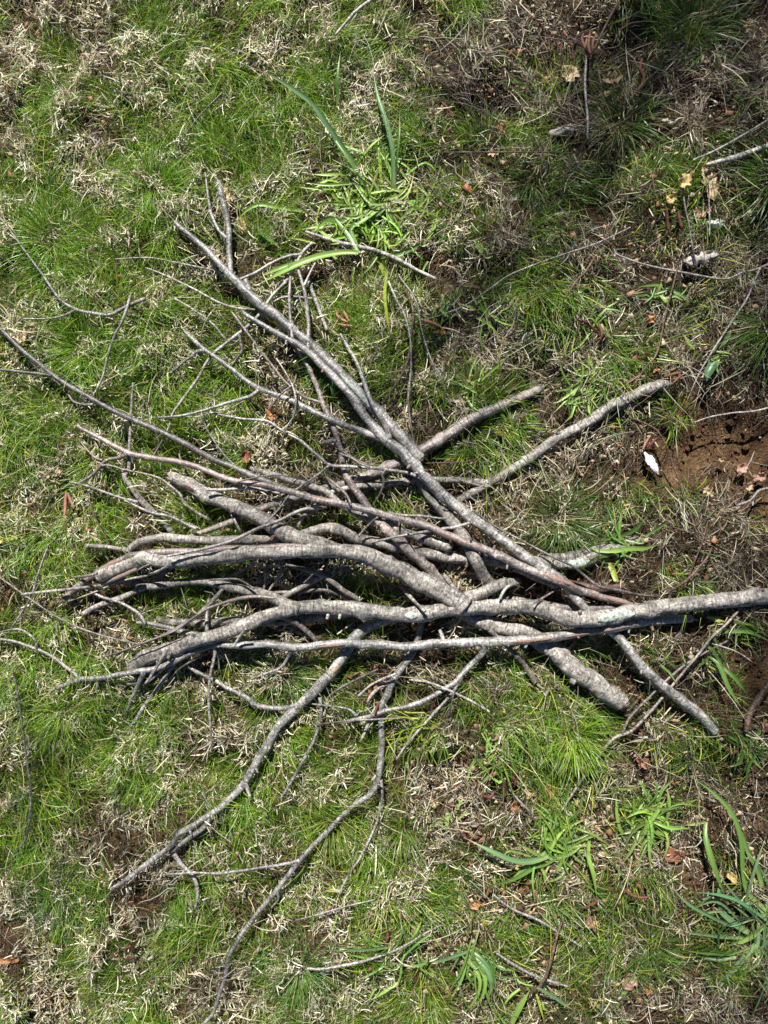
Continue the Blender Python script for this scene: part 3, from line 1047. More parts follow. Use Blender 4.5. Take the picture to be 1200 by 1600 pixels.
branch('long arched grey branch reaching from the pile to the lower left, forked near its tip', 'silver', '640,962,14 613,967,16 587,974,18 565,985,19 548,1003,19 536,1026,18 516,1053,18 497,1074,18 473,1098,16 450,1120,15 433,1139,14 412,1172,13 393,1203,13 377,1230,12 350,1257,11 327,1273,10 300,1291,9.5 280,1303,9 271,1318,9 253,1333,8.5 220,1357,8 193,1377,7 174,1388,5', twigs=[('466,1101,8 447,1106,8 420,1106,8 403,1103,8.5 391,1094,7.5 378,1086,7 353,1074,6.5 335,1063,6 305,1048,5 282,1037,4', ['395,1096,7 395,1102,6 399,1107,4']), ('333,1273,7 317,1294,8 293,1311,8 267,1331,7',), ('383,1222,8 388,1236,7 391,1246,4',), ('272,1335,6 285,1352,7 302,1370,6 309,1392,5 305,1420,3',), ('500,1090,5 502,1112,5 496,1141,5.5 483,1171,5 468,1199,5 449,1232,4.5 438,1248,3',)], marks=[('bark_scar', 0.22, 0.245, 1.7, 0.45, M_WOOD)], wf=0.95)
branch('slender grey branch drooping from under the pile to the foot of the picture', 'silver', '668,945,9 660,968,10.5 653,996,11 644,1022,11 629,1042,11 615,1063,11 605,1085,10.5 596,1106,10 596,1130,10 596,1165,10 594,1201,10 590,1219,9.5 579,1240,9.5 548,1262,8 510,1301,8 470,1342,8 433,1390,7.5 398,1432,7 375,1463,6.5 358,1494,6.5 354,1518,6 343,1553,6 333,1583,5.5 317,1603,5 300,1650,4', twigs=[('596,1100,6 588,1108,5.5 579,1123,5.5 571,1142,5 563,1159,4',), ('613,1066,6 596,1072,6 581,1085,6 574,1097,4', None, 'brown'), ('595,1219,4.5 598,1236,4.5 594,1264,4 585,1295,4 563,1340,4 547,1363,3.5 530,1395,2.5',), ('468,1344,5 450,1349,5 433,1352,5 400,1357,4.5 347,1364,4 300,1364,3.5 240,1368,2.5',), ('433,1392,4 435,1405,3.5 424,1418,2.5',), ('357,1516,4 349,1508,3 346,1500,2.5',)], wf=1)
branch('knotty short branch with bare tip in the shade under the forked log, lower of two', 'brown', '425,926,5 470,924,9 507,921,10 540,932,11 562,950,9')
branch('grey branch slanting up to the right in the gap between the two thick arms', 'grey', '425,946,9 441,935,12 466,921,12 487,908,13 510,898,12 545,886,9')
small('thin stick slanting down to the right in the gap between the two thick arms', '430,872,6 449,880,7 476,890,9 499,897,9 520,910,10 540,925,11 560,938,10', 'grey')
small('short upright pale twig in the gap beneath the upper thick arm', '453,875,5 445,888,5 430,909,5.5 418,926,4.5', 'twig')
small('short dark upright stick in the gap beneath the upper thick arm', '413,880,5.5 415,900,6 412,925,5.5', 'brown')
small('mottled stick crossing under both thick arms at the left', '137,957,9 153,948,10 174,940,10.5 200,930,11 215,923,11 238,912,11 263,889,12 290,878,12 330,866,10', 'grey', ends='s', name='fallen_branch', cat='branch')
small('blunt brown stick poking out left between the grey lichen branch and the thick arm', '134,853,8 163,854,8.5 192,859,8.5 230,867,7 270,868,5', 'grey', ends='s', name='fallen_branch', cat='branch')
small('smooth pale stick with rounded end under the lower arm of the forked log', '213,973,6.5 236,975,8 257,979,9 278,985,10 305,991,10 345,1000,8', 'silver')
small('thin dark twig zigzagging over the mottled stick at the left', '128,919,3.5 145,926,4.5 163,934,5 188,941,5.5 209,950,6 225,960,7 234,972,5', 'twig')
small('upright slim twig hanging below the left part of the pile', '327,935,6 324,951,7.5 323,983,7.5 330,1003,6.5 336,1020,6 331,1045,5.5 327,1068,5 326,1099,5 329,1133,4.5 331,1172,3', 'twig', twigs=[('336,1018,3.5 341,1030,3 343,1048,2.5',)])
small('pale twig with hooked branchlet running under the side fork at the upper left', '488,380,7 472,397,7 460,420,6.5 445,442,6.5 425,463,6 404,493,6.5 383,513,6.5 354,536,6.5 333,553,6.5 322,568,6 310,590,6 298,607,6 281,630,5.5 269,648,5 262,672,4 240,712,3', 'twig', twigs=[('374,523,5 376,535,5 378,548,5 370,560,4.5 361,572,3.5',), ('472,398,6 452,400,6 425,411,6 400,426,6 376,436,5',), ('447,441,3.5 437,433,3 428,427,2.5',)])
small('pale forked twig above the diagonal branch, its right arm ending in clear grass', '481,440,7 488,454,7.5 495,475,7.5 502,493,7.5 511,516,7', 'twig', twigs=[('488,467,5.5 462,462,5.5 440,461,5.5 424,466,4.5',)])

# middle layer
branch('knee shaped grey branch with thin forked tip standing up at the left of the pile', 'grey', '208,598,4 205,640,5 203,683,6 202,717,7 201,733,8 194,745,9.5 201,755,10 213,771,11 234,796,12 251,812,12.5 263,825,13 270,836,12', twigs=[('216,785,6 203,781,6 192,779,6 163,769,5.5 132,758,5 109,753,3.5',), ('195,782,4.5 215,792,5 240,802,5.5 267,807,5.5 288,816,6 312,826,6',), ('196,743,6 192,740,5 190,736,4',)])
branch('grey lichen spotted branch bent like an elbow at its left end, under the reddish branch', 'grey', '195,865,11 205,857,13 220,847,15 240,842,15 267,840,16 299,843,16 340,845,16 403,843,16 445,846,17 470,839,17 493,829,18 516,825,19 537,831,19 557,842,19 571,845,19 604,851,20 637,859,20 675,866,21 717,872,21 758,875,20 800,884,19 842,902,17 875,915,13', ends='s', wf=0.86)
branch('pale grey branch with jagged broken end beside the lichen spotted branch', 'grey', '391,731,7 414,739,10 437,745,12 455,751,12 478,758,12 505,766,12 522,778,12 545,795,13 575,811,15 602,817,17 633,831,18 675,846,18 703,856,17', ends='e', wf=0.88)
branch('brown tapering branch dipping from the upper left to the crotch of the forked log', 'brown', '455,528,5 462,541,7 477,563,8 487,584,8.5 496,605,9 504,630,9.5 515,651,10 523,672,10 531,701,10.5 537,731,11 548,755,12 569,784,14 584,806,15 602,824,17 621,842,17.5 640,861,18 667,886,18 682,902,18 700,924,17', twigs=[('503,630,5.5 492,626,5 475,620,5 448,599,5 429,576,4.5 408,549,4 381,513,4 362,487,3',)], wf=0.88)
branch('pale lower branch with broken butt lying under the diagonal branch', 'grey', '648,742,11 667,770,15 685,792,18 700,809,20 715,825,22 730,850,22 744,878,22 758,903,22 772,922,21', ends='e', wf=0.86)
branch('thick pale log with blunt left end and a dark knot hole', 'grey', '268,744,21 288,754,23 309,764,23 330,775,23 351,784,23 382,798,24 412,813,26 433,827,27 455,837,27 476,845,26 507,852,23 530,858,20 556,868,16', ends='s', marks=[('knot_hole', 0.085, 0.125, 1.2, 0.42, BARK['stem'])], wf=0.92)
small('mid brown twig lying level above the thick pale log', '322,765,5.5 351,765,6.5 393,762,7 414,767,7 437,771,6', 'twig')
small('brown hooked stub of twig between the thick pale log and the elbow branch', '466,824,6 469,812,7 478,804,9 487,798,10 500,792,9 512,786,7', 'brown', twigs=[('473,808,4 466,803,3.5 458,797,3',)])
small('short grey twig crossing the left part of the elbow branch', '360,800,4.5 364,808,5 370,820,5 377,832,4', 'twig')
small('pale twig lying under the reddish branch between two larger branches', '606,800,5.5 629,805,6 658,806,6.5 680,809,6 693,810,5', 'twig')
small('thin red brown twig sagging in the gap under the side fork', '505,688,3 523,697,3.5 544,711,4 560,720,4 577,727,3.5', 'red', twigs=[('523,697,3 512,700,2.5 498,690,2',)])

# long slender branches
branch('long dark smooth branch running in from the left edge, forked at its tip', 'dark', '-60,455,5 -20,497,6.5 0,513,7.5 30,543,8.5 67,573,9 93,594,9.5 133,617,10 160,633,10.5 200,653,11 233,667,11.5 283,690,12 333,717,12 367,731,12 403,747,12 420,753,11 450,764,9', twigs=[('82,587,6.5 50,583,6 0,578,5.5 -40,576,4',), ('146,632,5 130,632,5 115,628,5 108,618,4.5 97,603,3.5',), ('372,732,4 353,714,3.5 340,697,3.5 323,670,3.5 317,650,3 314,634,2.5',), ('233,668,3 250,690,3 240,705,2',)])
branch('pale lichen specked upper branch with two upright forks and a butt by the brown rod', 'silver', '274,347,8.5 281,355,9.5 292,363,10 308,378,10.5 323,391,11 350,420,12 364,434,14 383,453,16 406,475,16 429,492,17 450,511,17 481,534,17 519,570,18 544,597,19 575,629,19 604,659,20 637,693,21 655,719,20', twigs=[('361,433,10 360,415,10 358,395,10 358,370,10 355,339,10 348,312,10 341,284,10', ['354,372,6 342,360,5.5 331,337,5 326,312,4.5 322,281,3.5']), ('390,456,10 387,445,10 384,438,8',), ('545,598,13 544,592,12 542,588,10', None, 'stem')], ends='se', marks=[('lichen_patch', 0.66, 0.84, 1.4, 0.5, M_LICHEN)], wf=0.92)
branch('long grey pole crossing the whole pile diagonally with a forked arm on the left', 'silver', '376,482,5 383,489,7 417,511,9 448,528,11 481,548,12.5 512,580,14 544,613,14.5 567,645,15.5 585,667,16 604,689,17 627,705,18 648,728,19 690,771,20 740,811,20 780,841,19.5 811,863,20 834,878,19 863,897,18 882,911,18 897,933,18 915,952,17 940,976,16.5 967,997,16.5 987,1022,17 1004,1042,18 1033,1069,18 1067,1096,18 1096,1119,18 1117,1143,16', twigs=[
    ('606,690,13 590,683,12 575,677,12 552,669,11.5 529,661,11.5 502,649,11 479,638,10.5 458,627,10 440,620,9.5 423,614,9.5 404,606,9 385,594,8.5 367,580,8 340,560,7.5 319,546,7.5 303,532,7 290,519,7', ['404,610,6 391,619,6.5 379,623,7 354,630,6 319,641,5 281,650,4.5 238,653,3', '322,547,7 306,550,6.5 301,556,6 290,563,5.5 277,574,5 264,583,3.5']),
    ('660,747,7 645,741,6.5 633,738,6.5 602,734,6 581,731,6 550,729,6 516,727,6 500,715,6 485,702,6 469,688,5.5 452,679,5 437,670,5 424,661,5 412,657,5 381,655,5 352,650,4.5 327,644,3.5', ['602,735,4.5 597,741,4.5 600,752,4.5 596,767,4 583,790,3.5', '514,728,4.5 493,744,4.5 455,771,4 437,794,3.5 415,818,3']),
    ('609,686,9 600,661,9 583,634,8.5 573,609,8 562,578,7 552,557,6.5 541,539,6 532,522,5',),
    ('482,546,7 482,525,7 482,505,7 479,470,7 472,442,6.5 467,425,6 462,407,5.5', ['475,447,4.5 485,425,4 495,406,3']),
    ('457,530,5.5 454,500,5.5 452,470,5.5 453,445,5.5 454,424,4.5',),
    ('740,815,7 728,819,6.5 706,825,6 675,829,5.5 640,835,5 623,838,4.5 592,845,4.5 570,852,3',),
    ('1005,1040,9 995,1041,9 986,1042,7', None, 'silver')], ends='e', sag=0.25, wf=0.86)
small('fine dark twig arching over grass and over the lichen crusted log', '742,800,2.5 780,826,3.5 811,842,4.5 842,859,5 870,873,5.5 897,886,6 922,907,7 938,917,7 967,922,7 999,930,6.5 1030,934,5', 'dark')
branch('reddish brown branch with shining bark running through the middle of the pile', 'red', '121,665,7 130,671,8.5 147,680,9 167,690,9.5 200,707,11 233,715,11.5 283,723,11.5 317,733,11.5 349,747,12 382,754,12.5 414,759,12.5 445,766,13 466,772,14 497,780,14.5 528,787,15 570,796,15 592,802,15 633,813,15 665,821,16 696,834,16 727,847,16 758,859,17 779,868,18 811,884,18 842,897,18 880,910,18 905,922,17 936,931,16 967,940,15 988,946,12', twigs=[
    ('198,710,7.5 183,716,8 167,718,8 157,726,7.5 140,743,6.5 121,756,5.5', ['160,719,4.5 150,716,4 140,707,4 125,689,3']),
    ('158,727,4.5 175,728,4 195,734,4.5 226,740,4.5 251,748,5 267,760,5.5 282,773,6 288,787,6.5 309,802,6 328,813,6',),
    ('284,724,5 281,715,4.5 280,709,3',),
    ('662,818,11 657,812,10 657,805,6',), ('781,868,13 783,865,12 786,863,9',)], ends='e', marks=[('peeled_bark', 0.835, 0.89, 1.9, 0.45, M_PEEL), ('peeled_bark', 0.95, 0.985, 1.6, 0.45, M_PEEL)], wf=0.75)

# the big forked log and what lies on it
branch('long thin reddish branch with peeled orange bark along the top of the upper thick arm', 'red', '560,866,8 500,858,10 466,854,13 440,854,14 400,856,14 353,858,15 315,862,15 267,862,15.5 225,865,16 195,873,15 172,882,13 150,897,13 132,909,14 112,925,14 97,940,12', marks=[('peeled_bark', 0.77, 0.85, 1.6, 0.6, M_PEEL)], ends='e', wf=0.74)
branch('thick forked grey log, the heaviest of the pile, running off the right edge', 'grey', wf=1.0, P='1330,912,23 1260,922,23 1205,930,24 1167,934,24 1120,938,24 1060,946,23 1000,954,23 965,960,24 930,966,26 905,967,26 880,964,25 840,951,24 822,948,23 790,949,22 720,950,23 690,954,23 660,960,24 633,961,23 600,957,23 550,951,23 500,949,21 453,952,20 400,969,20 350,989,21 299,1004,22 247,1021,24 225,1031,24 206,1043,20',
       twigs=[('726,947,26 704,934,29 680,919,30 650,905,29 620,889,28 600,882,28 572,870,26 548,863,24 520,860,21 500,860,20 440,862,20 390,865,20 330,872,20 290,877,21 255,877,20 232,875,21 224,872,23 213,878,20 190,887,19 172,893,20 152,901,17',),
              ('468,952,17 445,942,17 428,934,17 403,926,16 378,921,15 351,916,14 330,911,13 303,908,13 267,912,12 236,915,13 205,910,12 187,908,10', ['190,909,5.5 165,914,5 133,918,5 83,923,4.5 38,928,3.5', '350,918,6 341,930,7 330,941,7 318,953,7 305,965,6.5 284,977,5 258,991,4 225,1005,3.5 185,1019,3 148,1031,2.5']),
              ('715,948,18 735,934,19 760,922,19 785,912,17 812,907,10',),
              ('722,938,9 712,922,8 704,911,7.5 696,900,7',),
              ('434,962,9 450,967,8.5 466,976,8.5 482,988,8.5 496,1004,7', None, 'brown'),
              ('812,952,9 810,943,8 808,934,5',), ('1120,938,12 1120,931,11 1120,926,8', None, 'stem')],
       ends='e', sag=0.3, marks=[('lichen_patch', 0.305, 0.355, 1.6, 0.95, M_LICHEN), ('lichen_patch', 0.60, 0.615, 1.5, 0.6, M_LICHEN)])
branch('slender grey branch with pink peeled streak lying along the front of the forked log', 'silver', '1080,967,14 1060,967,17 1044,968,17.5 1002,972,18 963,979,18 926,985,18 863,995,18 820,1000,18 780,1002,17.5 757,1003,17 706,1004,16.5 654,1009,16.5 633,1010,16.5 592,1007,16 550,1005,15.5 528,1006,15.5 487,1010,15 453,1011,14.5 414,1006,14 382,1009,13.5 351,1007,12.5 332,1009,12 310,1016,11.5 278,1030,11 247,1044,10.5 215,1049,10 184,1055,9.5 153,1060,9.5 128,1061,11 112,1066,10 97,1072,8 77,1079,5',
       twigs=[('126,1061,7 112,1049,6.5 100,1040,6.5 80,1025,6 40,1008,5.5 10,1000,5 -30,998,4', ['58,1014,4.5 56,1004,4.5 50,995,4.5 28,983,4 -5,989,3']),
              ('757,1004,12 755,1018,11 746,1029,10.5 737,1037,10 721,1055,10 712,1066,10 696,1075,10 676,1088,9.5 658,1097,9.5 633,1105,9 610,1110,9 592,1115,8.5 570,1121,7.5 548,1126,7 538,1129,5.5', ['721,1058,6 712,1075,5.5 698,1093,5.5 678,1115,5 657,1138,5 638,1160,4.5 619,1187,3.5', '557,1119,5 548,1110,5 535,1106,4.5 515,1103,4 488,1100,3']),
              ('456,1012,6 453,1022,6 447,1033,5.5 440,1042,5 422,1050,4.5 405,1056,4 388,1063,2.5',),
              ('224,1050,8 220,1060,8 212,1078,7.5 205,1094,7 197,1113,5.5',),
              ('288,1020,8 280,1028,8 267,1044,8 254,1064,7.5 242,1081,7.5 223,1107,7 204,1137,5',),
              ('152,1061,6 152,1069,6 152,1075,4',), ('260,1040,4 230,1066,6 215,1066,7 198,1069,6',),
              ('641,1011,9 634,1017,8 628,1022,5',), ('693,1003,8 690,991,8 687,984,6',), ('418,1006,6 416,1002,5 414,998,4',)],
       ends='se', sag=0.3, marks=[('peeled_bark', 0.10, 0.20, 1.8, 0.26, M_PEEL), ('peeled_bark', 0.215, 0.285, 1.65, 0.30, M_PEEL), ('peeled_bark', 0.54, 0.58, 1.7, 0.30, M_PEEL)], wf=0.84)
small('slim grey twig lying over the thick pale log and pointing down to the left', '503,788,5 495,791,6 466,799,6.5 437,813,6.5 403,826,7 372,841,7 347,850,7 320,857,6.5 290,863,5.5 262,869,4', 'twig', twigs=[('478,795,5 487,795,6 500,794,5.5 512,792,4',)])
small('thin dark red twig arching over the lower arm at the left of the pile', '430,935,5 405,932,6 380,934,6.5 355,940,6.5 338,946,6 320,953,5.5 300,967,5 270,987,4 228,1003,3.5 172,1025,2.5', 'red')
small('fine level twig lying across the grass below the pale side shoot', '486,1133,2.5 520,1129,3 556,1125,3 600,1124,3.5 640,1125,3.5 668,1126,2.5', 'brown')
small('pale split stick lying in shade under the drooping pale side shoot', '640,1062,4 672,1067,5 705,1080,5.5 735,1095,6 765,1112,5', 'pale')
small('small pale splinter lying in the shade under the pale side shoot', '620,1052,4 600,1060,5 580,1070,4.5 560,1087,4', 'pale')

# fine twigs caught between the larger branches
small('short pale twig bridging the gap left of the short upright sticks', '352,903,5.5 375,893,6 402,879,6', 'twig')
small('very thin dark twig sagging over the side arm of the forked log', '335,903,4 357,903,4.5 378,904,4.5 403,916,4', 'dark')
small('tiny dark twig crossing the slanting branch between the two thick arms', '477,909,3.5 486,900,3.5 497,888,3', 'dark')
small('thin tan straw like twig leaning on the top of the arched branch', '527,991,3 546,977,3 568,962,2.5', 'pale')
small('short grey twig standing in the gap between the lower arm and the front branch', '371,1005,5 376,995,5 384,982,5', 'twig')
small('red brown twig bent down across the pale branch above the reddish branch', '497,738,5 510,746,5.5 522,755,5.5 541,773,5.5 549,790,4.5', 'red')
small('thin reddish twig reaching from the left to the shaded brown rod', '530,708,4 550,716,4.5 562,724,4.5 578,731,4', 'red')
small('small dark splinter lying on the pale branch with the jagged end', '628,823,4 634,827,4 642,832,3', 'dark')
small('thin red brown twig in the shade above the right half of the forked log', '834,942,5 852,932,5 874,919,4.5', 'red')
small('short curved pale twig end in the shade above the forked log', '779,934,8 785,925,8 793,917,8 803,913,7', 'silver')
small('knobby grey twig crossing under both thick arms at the middle', '626,914,7 638,929,8 650,942,8 664,955,8', 'grey')
small('fine level twig lying over the bent end of the upper thick arm', '178,909,4.5 202,905,5 226,900,5 245,893,5 262,885,4.5', 'twig')
small('very fine twig slanting over the bent end of the upper thick arm', '188,904,3 209,894,3.5 232,882,3', 'twig')
small('long fine pale twig crossing the blunt end of the upper thick arm', '108,939,2.5 145,926,3 182,909,3', 'pale')
small('dull red twig lying under the bent end of the upper thick arm', '160,912,7 188,901,8 212,890,7', 'red')
small('brown blunt twig poking out at the far left under the upper thick arm', '120,902,5 134,900,6 152,896,6', 'brown')
small('grey twig pointing down left from under the lower arm end', '262,1012,6 252,1030,6 243,1046,5.5 236,1062,5', 'twig')
small('thin dark twig in the grass under the front branch at the left', '326,1020,4 300,1032,4.5 275,1050,4.5 262,1066,4', 'dark')
small('fine brown twig arching over the grass above the reddish branch', '352,760,2.5 390,748,3 430,742,3 470,748,2.5', 'brown')
small('slender twig crossing the side fork from the grass above', '432,560,3 452,592,3.5 462,620,4 460,650,4 448,672,3.5 440,700,3', 'twig')
small('thin twig lying between the side fork and the upright fork of the pole', '420,640,3 440,615,3.5 458,600,4 463,585,3.5', 'twig')
small('short grey broken stick lying in shade under the brown tapering branch', '500,692,6 512,690,8 526,688,6', 'grey')
small('slim twig slanting through the gap above the elbow branch at the middle', '560,838,4 574,822,4.5 590,808,4', 'brown')
small('small forked twig end showing between reddish branch and diagonal pole', '690,772,4 700,790,4.5 712,806,4', 'brown')
small('thin twig in shade between the front branch and the arched branch', '590,1046,4 560,1060,4.5 530,1076,4.5 512,1090,3', 'dark')
small('dark twig lying in the shaded litter under the drooping side shoot', '700,1120,4 706,1095,4.5 708,1068,4', 'dark')

# ------------------------------------------------------------------ straw, lawn, litter, soil
build_straw(540000, 70000)
build_grass(42000, 6000)
build_litter()
build_crumbs()


# ------------------------------------------------------------------ broad leaved grass: each plant from its leaves (tip ... root), picture points
def blade(P, lift, fold, colr):
    """one keeled leaf; P from root to tip (x, y, width px)"""
    Q = spl(P, 9.0)
    n = len(Q)
    t = np.linspace(0, 1, n)
    tipc = rng.random() < 0.5
    z = 0.018 + lift * np.sin(math.pi * np.clip(t * 0.80 + 0.02, 0, 1))
    x = np.zeros(n)
    y = np.zeros(n)
    for it in range(2):
        x, y = at(Q[:, 0], Q[:, 1], z)
        z = np.maximum(z, sample_h(HMAP, x, y, np.full(n, 0.004)) + 0.003)
        z = smooth1(z, 4)
    C = np.stack([x, y, z], -1)
    T = np.gradient(C, axis=0)
    T /= np.linalg.norm(T, axis=1)[:, None] + 1e-9
    S = np.cross(T, (0, 0, 1.0))
    S /= np.linalg.norm(S, axis=1)[:, None] + 1e-9
    U = np.cross(S, T)
    tw = rng.normal(0, 0.35) + rng.normal(0, 0.5) * t
    S2 = S * np.cos(tw)[:, None] + U * np.sin(tw)[:, None]
    U2 = U * np.cos(tw)[:, None] - S * np.sin(tw)[:, None]
    w = np.maximum(Q[:, 2] * K * (CAM_H - z) / 2, 0.0003)
    w = 0.8 * w * np.clip((1.02 - t) * 3.2, 0.06, 1)
    V = np.stack([C - S2 * w[:, None] + U2 * (w * fold)[:, None], C - S2 * (w * 0.5)[:, None] + U2 * (w * fold * 0.35)[:, None], C, C + S2 * (w * 0.5)[:, None] + U2 * (w * fold * 0.35)[:, None], C + S2 * w[:, None] + U2 * (w * fold)[:, None]], 1)
    m = 5
    i, j = np.meshgrid(np.arange(n - 1), np.arange(m - 1), indexing='ij')
    q = (i * m + j).ravel()
    F = np.stack([q, q + 1, q + m + 1, q + m], -1)
    base = np.array([0.30, 0.36, 0.12])
    f = np.clip(0.5 - t * 2.2, 0, 0.6)[:, None]
    c = np.asarray(colr) * (1 - f) + base * f
    if tipc:
        g_ = np.clip((t - 0.78) / 0.15, 0, 1)[:, None]
        c = c * (1 - g_) + np.array([0.34, 0.25, 0.11]) * g_
    cc = np.repeat(c[:, None, :], m, axis=1)
    cc = cc * np.array([1.0, 0.92, 1.12, 0.92, 1.0])[None, :, None]
    return V.reshape(-1, 3), F, cc.reshape(-1, 3)


GB = (0.115, 0.215, 0.045)      # mid green
GY = (0.30, 0.37, 0.04)         # yellow green
GL = (0.20, 0.325, 0.065)        # light green
GS = (0.125, 0.225, 0.095)      # bluish green
GD = (0.065, 0.140, 0.025)      # dark green


def plant(label, root, blades, extra=0, extra_len=45, extra_w=4.5, lift=0.03, colr=GB, heading=None, spread=math.pi, scat=0):
    Vs, Fs, Cs = [], [], []
    cnt = 0
    items = []
    for b in blades:
        s, c = (b, colr) if isinstance(b, str) else b
        P = parse(s)
        items.append((P, c))
    for _ in range(extra):
        a = rng.uniform(-spread, spread) + (heading if heading is not None else 0)
        L = extra_len * rng.uniform(0.5, 1.25)
        sp = scat or 4 + 0.10 * extra_len * (1 + extra / 60)
        x0, y0 = root[0] + rng.normal(0, sp), root[1] + rng.normal(0, sp)
        b2 = a + rng.normal(0, 0.75)
        w = extra_w * rng.uniform(0.6, 1.2)
        items.append(([(x0, y0, w * 0.8), (x0 + math.cos(a) * L * 0.55, y0 + math.sin(a) * L * 0.55, w), (x0 + math.cos(a) * L * 0.6 + math.cos(b2) * L * 0.45, y0 + math.sin(a) * L * 0.6 + math.sin(b2) * L * 0.45, w * 0.5)], tuple(np.array(colr) * rng.uniform(0.5, 1.2) * rng.uniform(0.85, 1.15, 3))))
    for P, c in items:
        ln = sum(math.hypot(P[i + 1][0] - P[i][0], P[i + 1][1] - P[i][1]) for i in range(len(P) - 1))
        V, F, C = blade(P, lift * min(1.4, ln / 90) * rng.uniform(0.7, 1.2), rng.uniform(0.15, 0.5), np.array(c) * rng.uniform(0.9, 1.12))
        Vs.append(V)
        Fs.append(F + cnt)
        Cs.append(C)
        cnt += len(V)
    x, y = at(root[0], root[1], 0.0)
    o = mesh_np('broad_grass', np.vstack(Vs), np.vstack(Fs), M_GRASS, col=np.vstack(Cs), smooth=True, loc=(x, y, float(gh(x, y))))
    tag(o, label, 'grass plant')
    return o


def plant_all():
    plant('tall broad grass plant with long upright blades standing above the pile', (590, 325), [
        ('567,293,7 560,267,9 527,217,10 510,193,10 483,157,9 433,123,7 384,101,3', GS), ('575,300,6 545,250,6 525,222,6 512,190,5', GB),
        ('528,162,6 529,120,8 532,80,4', GD), ('614,318,9 614,295,10 614,262,9 612,230,9 603,190,9 590,150,8 582,105,4', GS),
        ('618,290,4 620,245,4.5 623,213,4 625,165,2.5', GB), ('615,318,10 613,300,11 600,298,9 585,306,5', GS), ('612,312,9 600,318,8 585,316,7', GS),
        ('560,395,8 540,395,10 515,398,12 495,402,13 470,411,13 445,423,12 420,436,11 400,446,6', GL), ('500,402,8 470,410,9 445,416,9 420,425,8 398,435,4', GL),
        ('588,404,9 597,418,10 604,432,9 602,450,8 602,470,7 606,500,6 611,528,3', GY), ('602,455,7 592,475,7 578,490,3', GS),
        ('588,406,8 605,402,9 625,396,10 645,387,9 667,376,4', GB), ('477,330,8 437,324,8 420,321,8 402,319,8 383,330,7 366,350,3', GL),
        ('402,352,10 408,365,13 420,374,12 438,388,4', GB), ('444,370,4 470,374,4 505,383,3', GY),
        ('560,395,7 545,370,8 530,350,7 515,330,4', GB), ('600,320,8 575,340,9 560,350,7 545,360,4', GL), ('555,330,8 535,345,9 515,340,9 490,350,5', GB),
        ('605,328,10 612,340,10 618,352,9 622,362,5', GL), ('530,300,7 525,315,8 528,335,7', GL), ('560,345,8 548,360,8 560,385,8', GB)],
        extra=150, extra_len=62, extra_w=5.5, colr=(0.25, 0.40, 0.06), scat=38)
    plant('large broad grass plant with long arching blades at the lower right edge', (1192, 1440), [
        ('1197,1422,8 1167,1393,9 1160,1360,9 1157,1310,9 1143,1270,9 1113,1237,8 1070,1208,3', GB), ('1190,1385,8 1182,1355,9 1173,1340,9 1162,1310,8 1150,1280,3', GB),
        ('1160,1465,6 1120,1463,7 1090,1459,7 1056,1456,3', GS), ('1150,1496,6 1120,1499,8 1087,1493,4', GS), ('1180,1475,7 1165,1492,9 1150,1510,10 1140,1520,10 1118,1553,3', GS),
        ('1172,1485,6 1163,1505,7 1155,1535,7 1146,1565,3', GB), ('1200,1490,9 1193,1540,11 1183,1570,10 1172,1596,4', GS), ('1150,1450,7 1107,1430,8 1077,1413,7 1048,1386,3', GS),
        ('1170,1458,9 1150,1445,12 1130,1428,10 1112,1415,4', GS), ('1192,1445,9 1175,1460,14 1158,1470,13 1135,1478,5', GL), ('1170,1480,6 1140,1490,7 1100,1490,6 1075,1487,3', GB),
        ('1195,1430,8 1180,1410,9 1165,1410,8 1140,1405,4', GS), ('1165,1435,7 1160,1420,8 1150,1412,6', GS), ('1210,1470,9 1205,1520,10 1196,1560,7', GB)], extra=34, extra_len=105, extra_w=6.5, colr=GS)
    plant('broad grass plant with crossing light blades above the bare patch at the lower right', (1015, 1275), [
        ('977,1312,7 968,1295,8 963,1270,8 963,1238,4', GL), ('967,1262,6 1000,1269,7 1030,1272,4', GL), ('1034,1297,7 1047,1267,8 1046,1250,8 1042,1230,4', GL),
        ('997,1318,7 1017,1284,9 1030,1265,9 1040,1246,4', GL), ('1030,1272,7 1053,1263,8 1075,1255,7 1092,1248,3', GL), ('1025,1290,6 1035,1302,7 1033,1328,3', GB),
        ('985,1300,6 992,1270,7 990,1240,4', GB), ('1010,1225,6 985,1232,6 960,1232,3', GL), ('1000,1220,5 1010,1240,6 1018,1260,5', GB)], extra=34, extra_len=70, extra_w=5.5, colr=GL)
    plant('single bent light blade of grass standing right of the crossing blades', (1103, 1285), [
        ('1103,1284,6 1101,1302,9 1108,1330,11 1120,1365,9 1134,1404,3', GB), ('1103,1284,5 1085,1287,7 1068,1290,4', GL)], extra=0)
    plant('broad grass plant with drooping bluish blades and flat leaves at lower middle right', (868, 1328), [
        ('927,1298,8 920,1312,10 919,1340,11 927,1367,11 934,1413,4', GL), ('855,1330,6 830,1350,8 798,1375,4', GB), ('855,1336,5 825,1343,6 795,1345,4', GS),
        ('880,1290,6 905,1268,7 911,1232,4', GB), ('857,1338,6 859,1365,8 858,1390,8 856,1418,3', GS), ('945,1332,5 960,1350,6 982,1382,3', GB), ('870,1328,6 895,1327,7 922,1330,4', GL),
        ('897,1405,6 905,1390,9 915,1374,5', GL), ('862,1336,8 830,1347,10 800,1345,10 765,1330,9 726,1309,4', GS), ('850,1345,7 820,1365,9 795,1377,9 752,1387,4', GB),
        ('930,1302,6 945,1320,7 953,1335,4', GB), ('880,1345,6 880,1370,7 872,1400,3', GB)], extra=52, extra_len=68, extra_w=5.5, colr=GL)
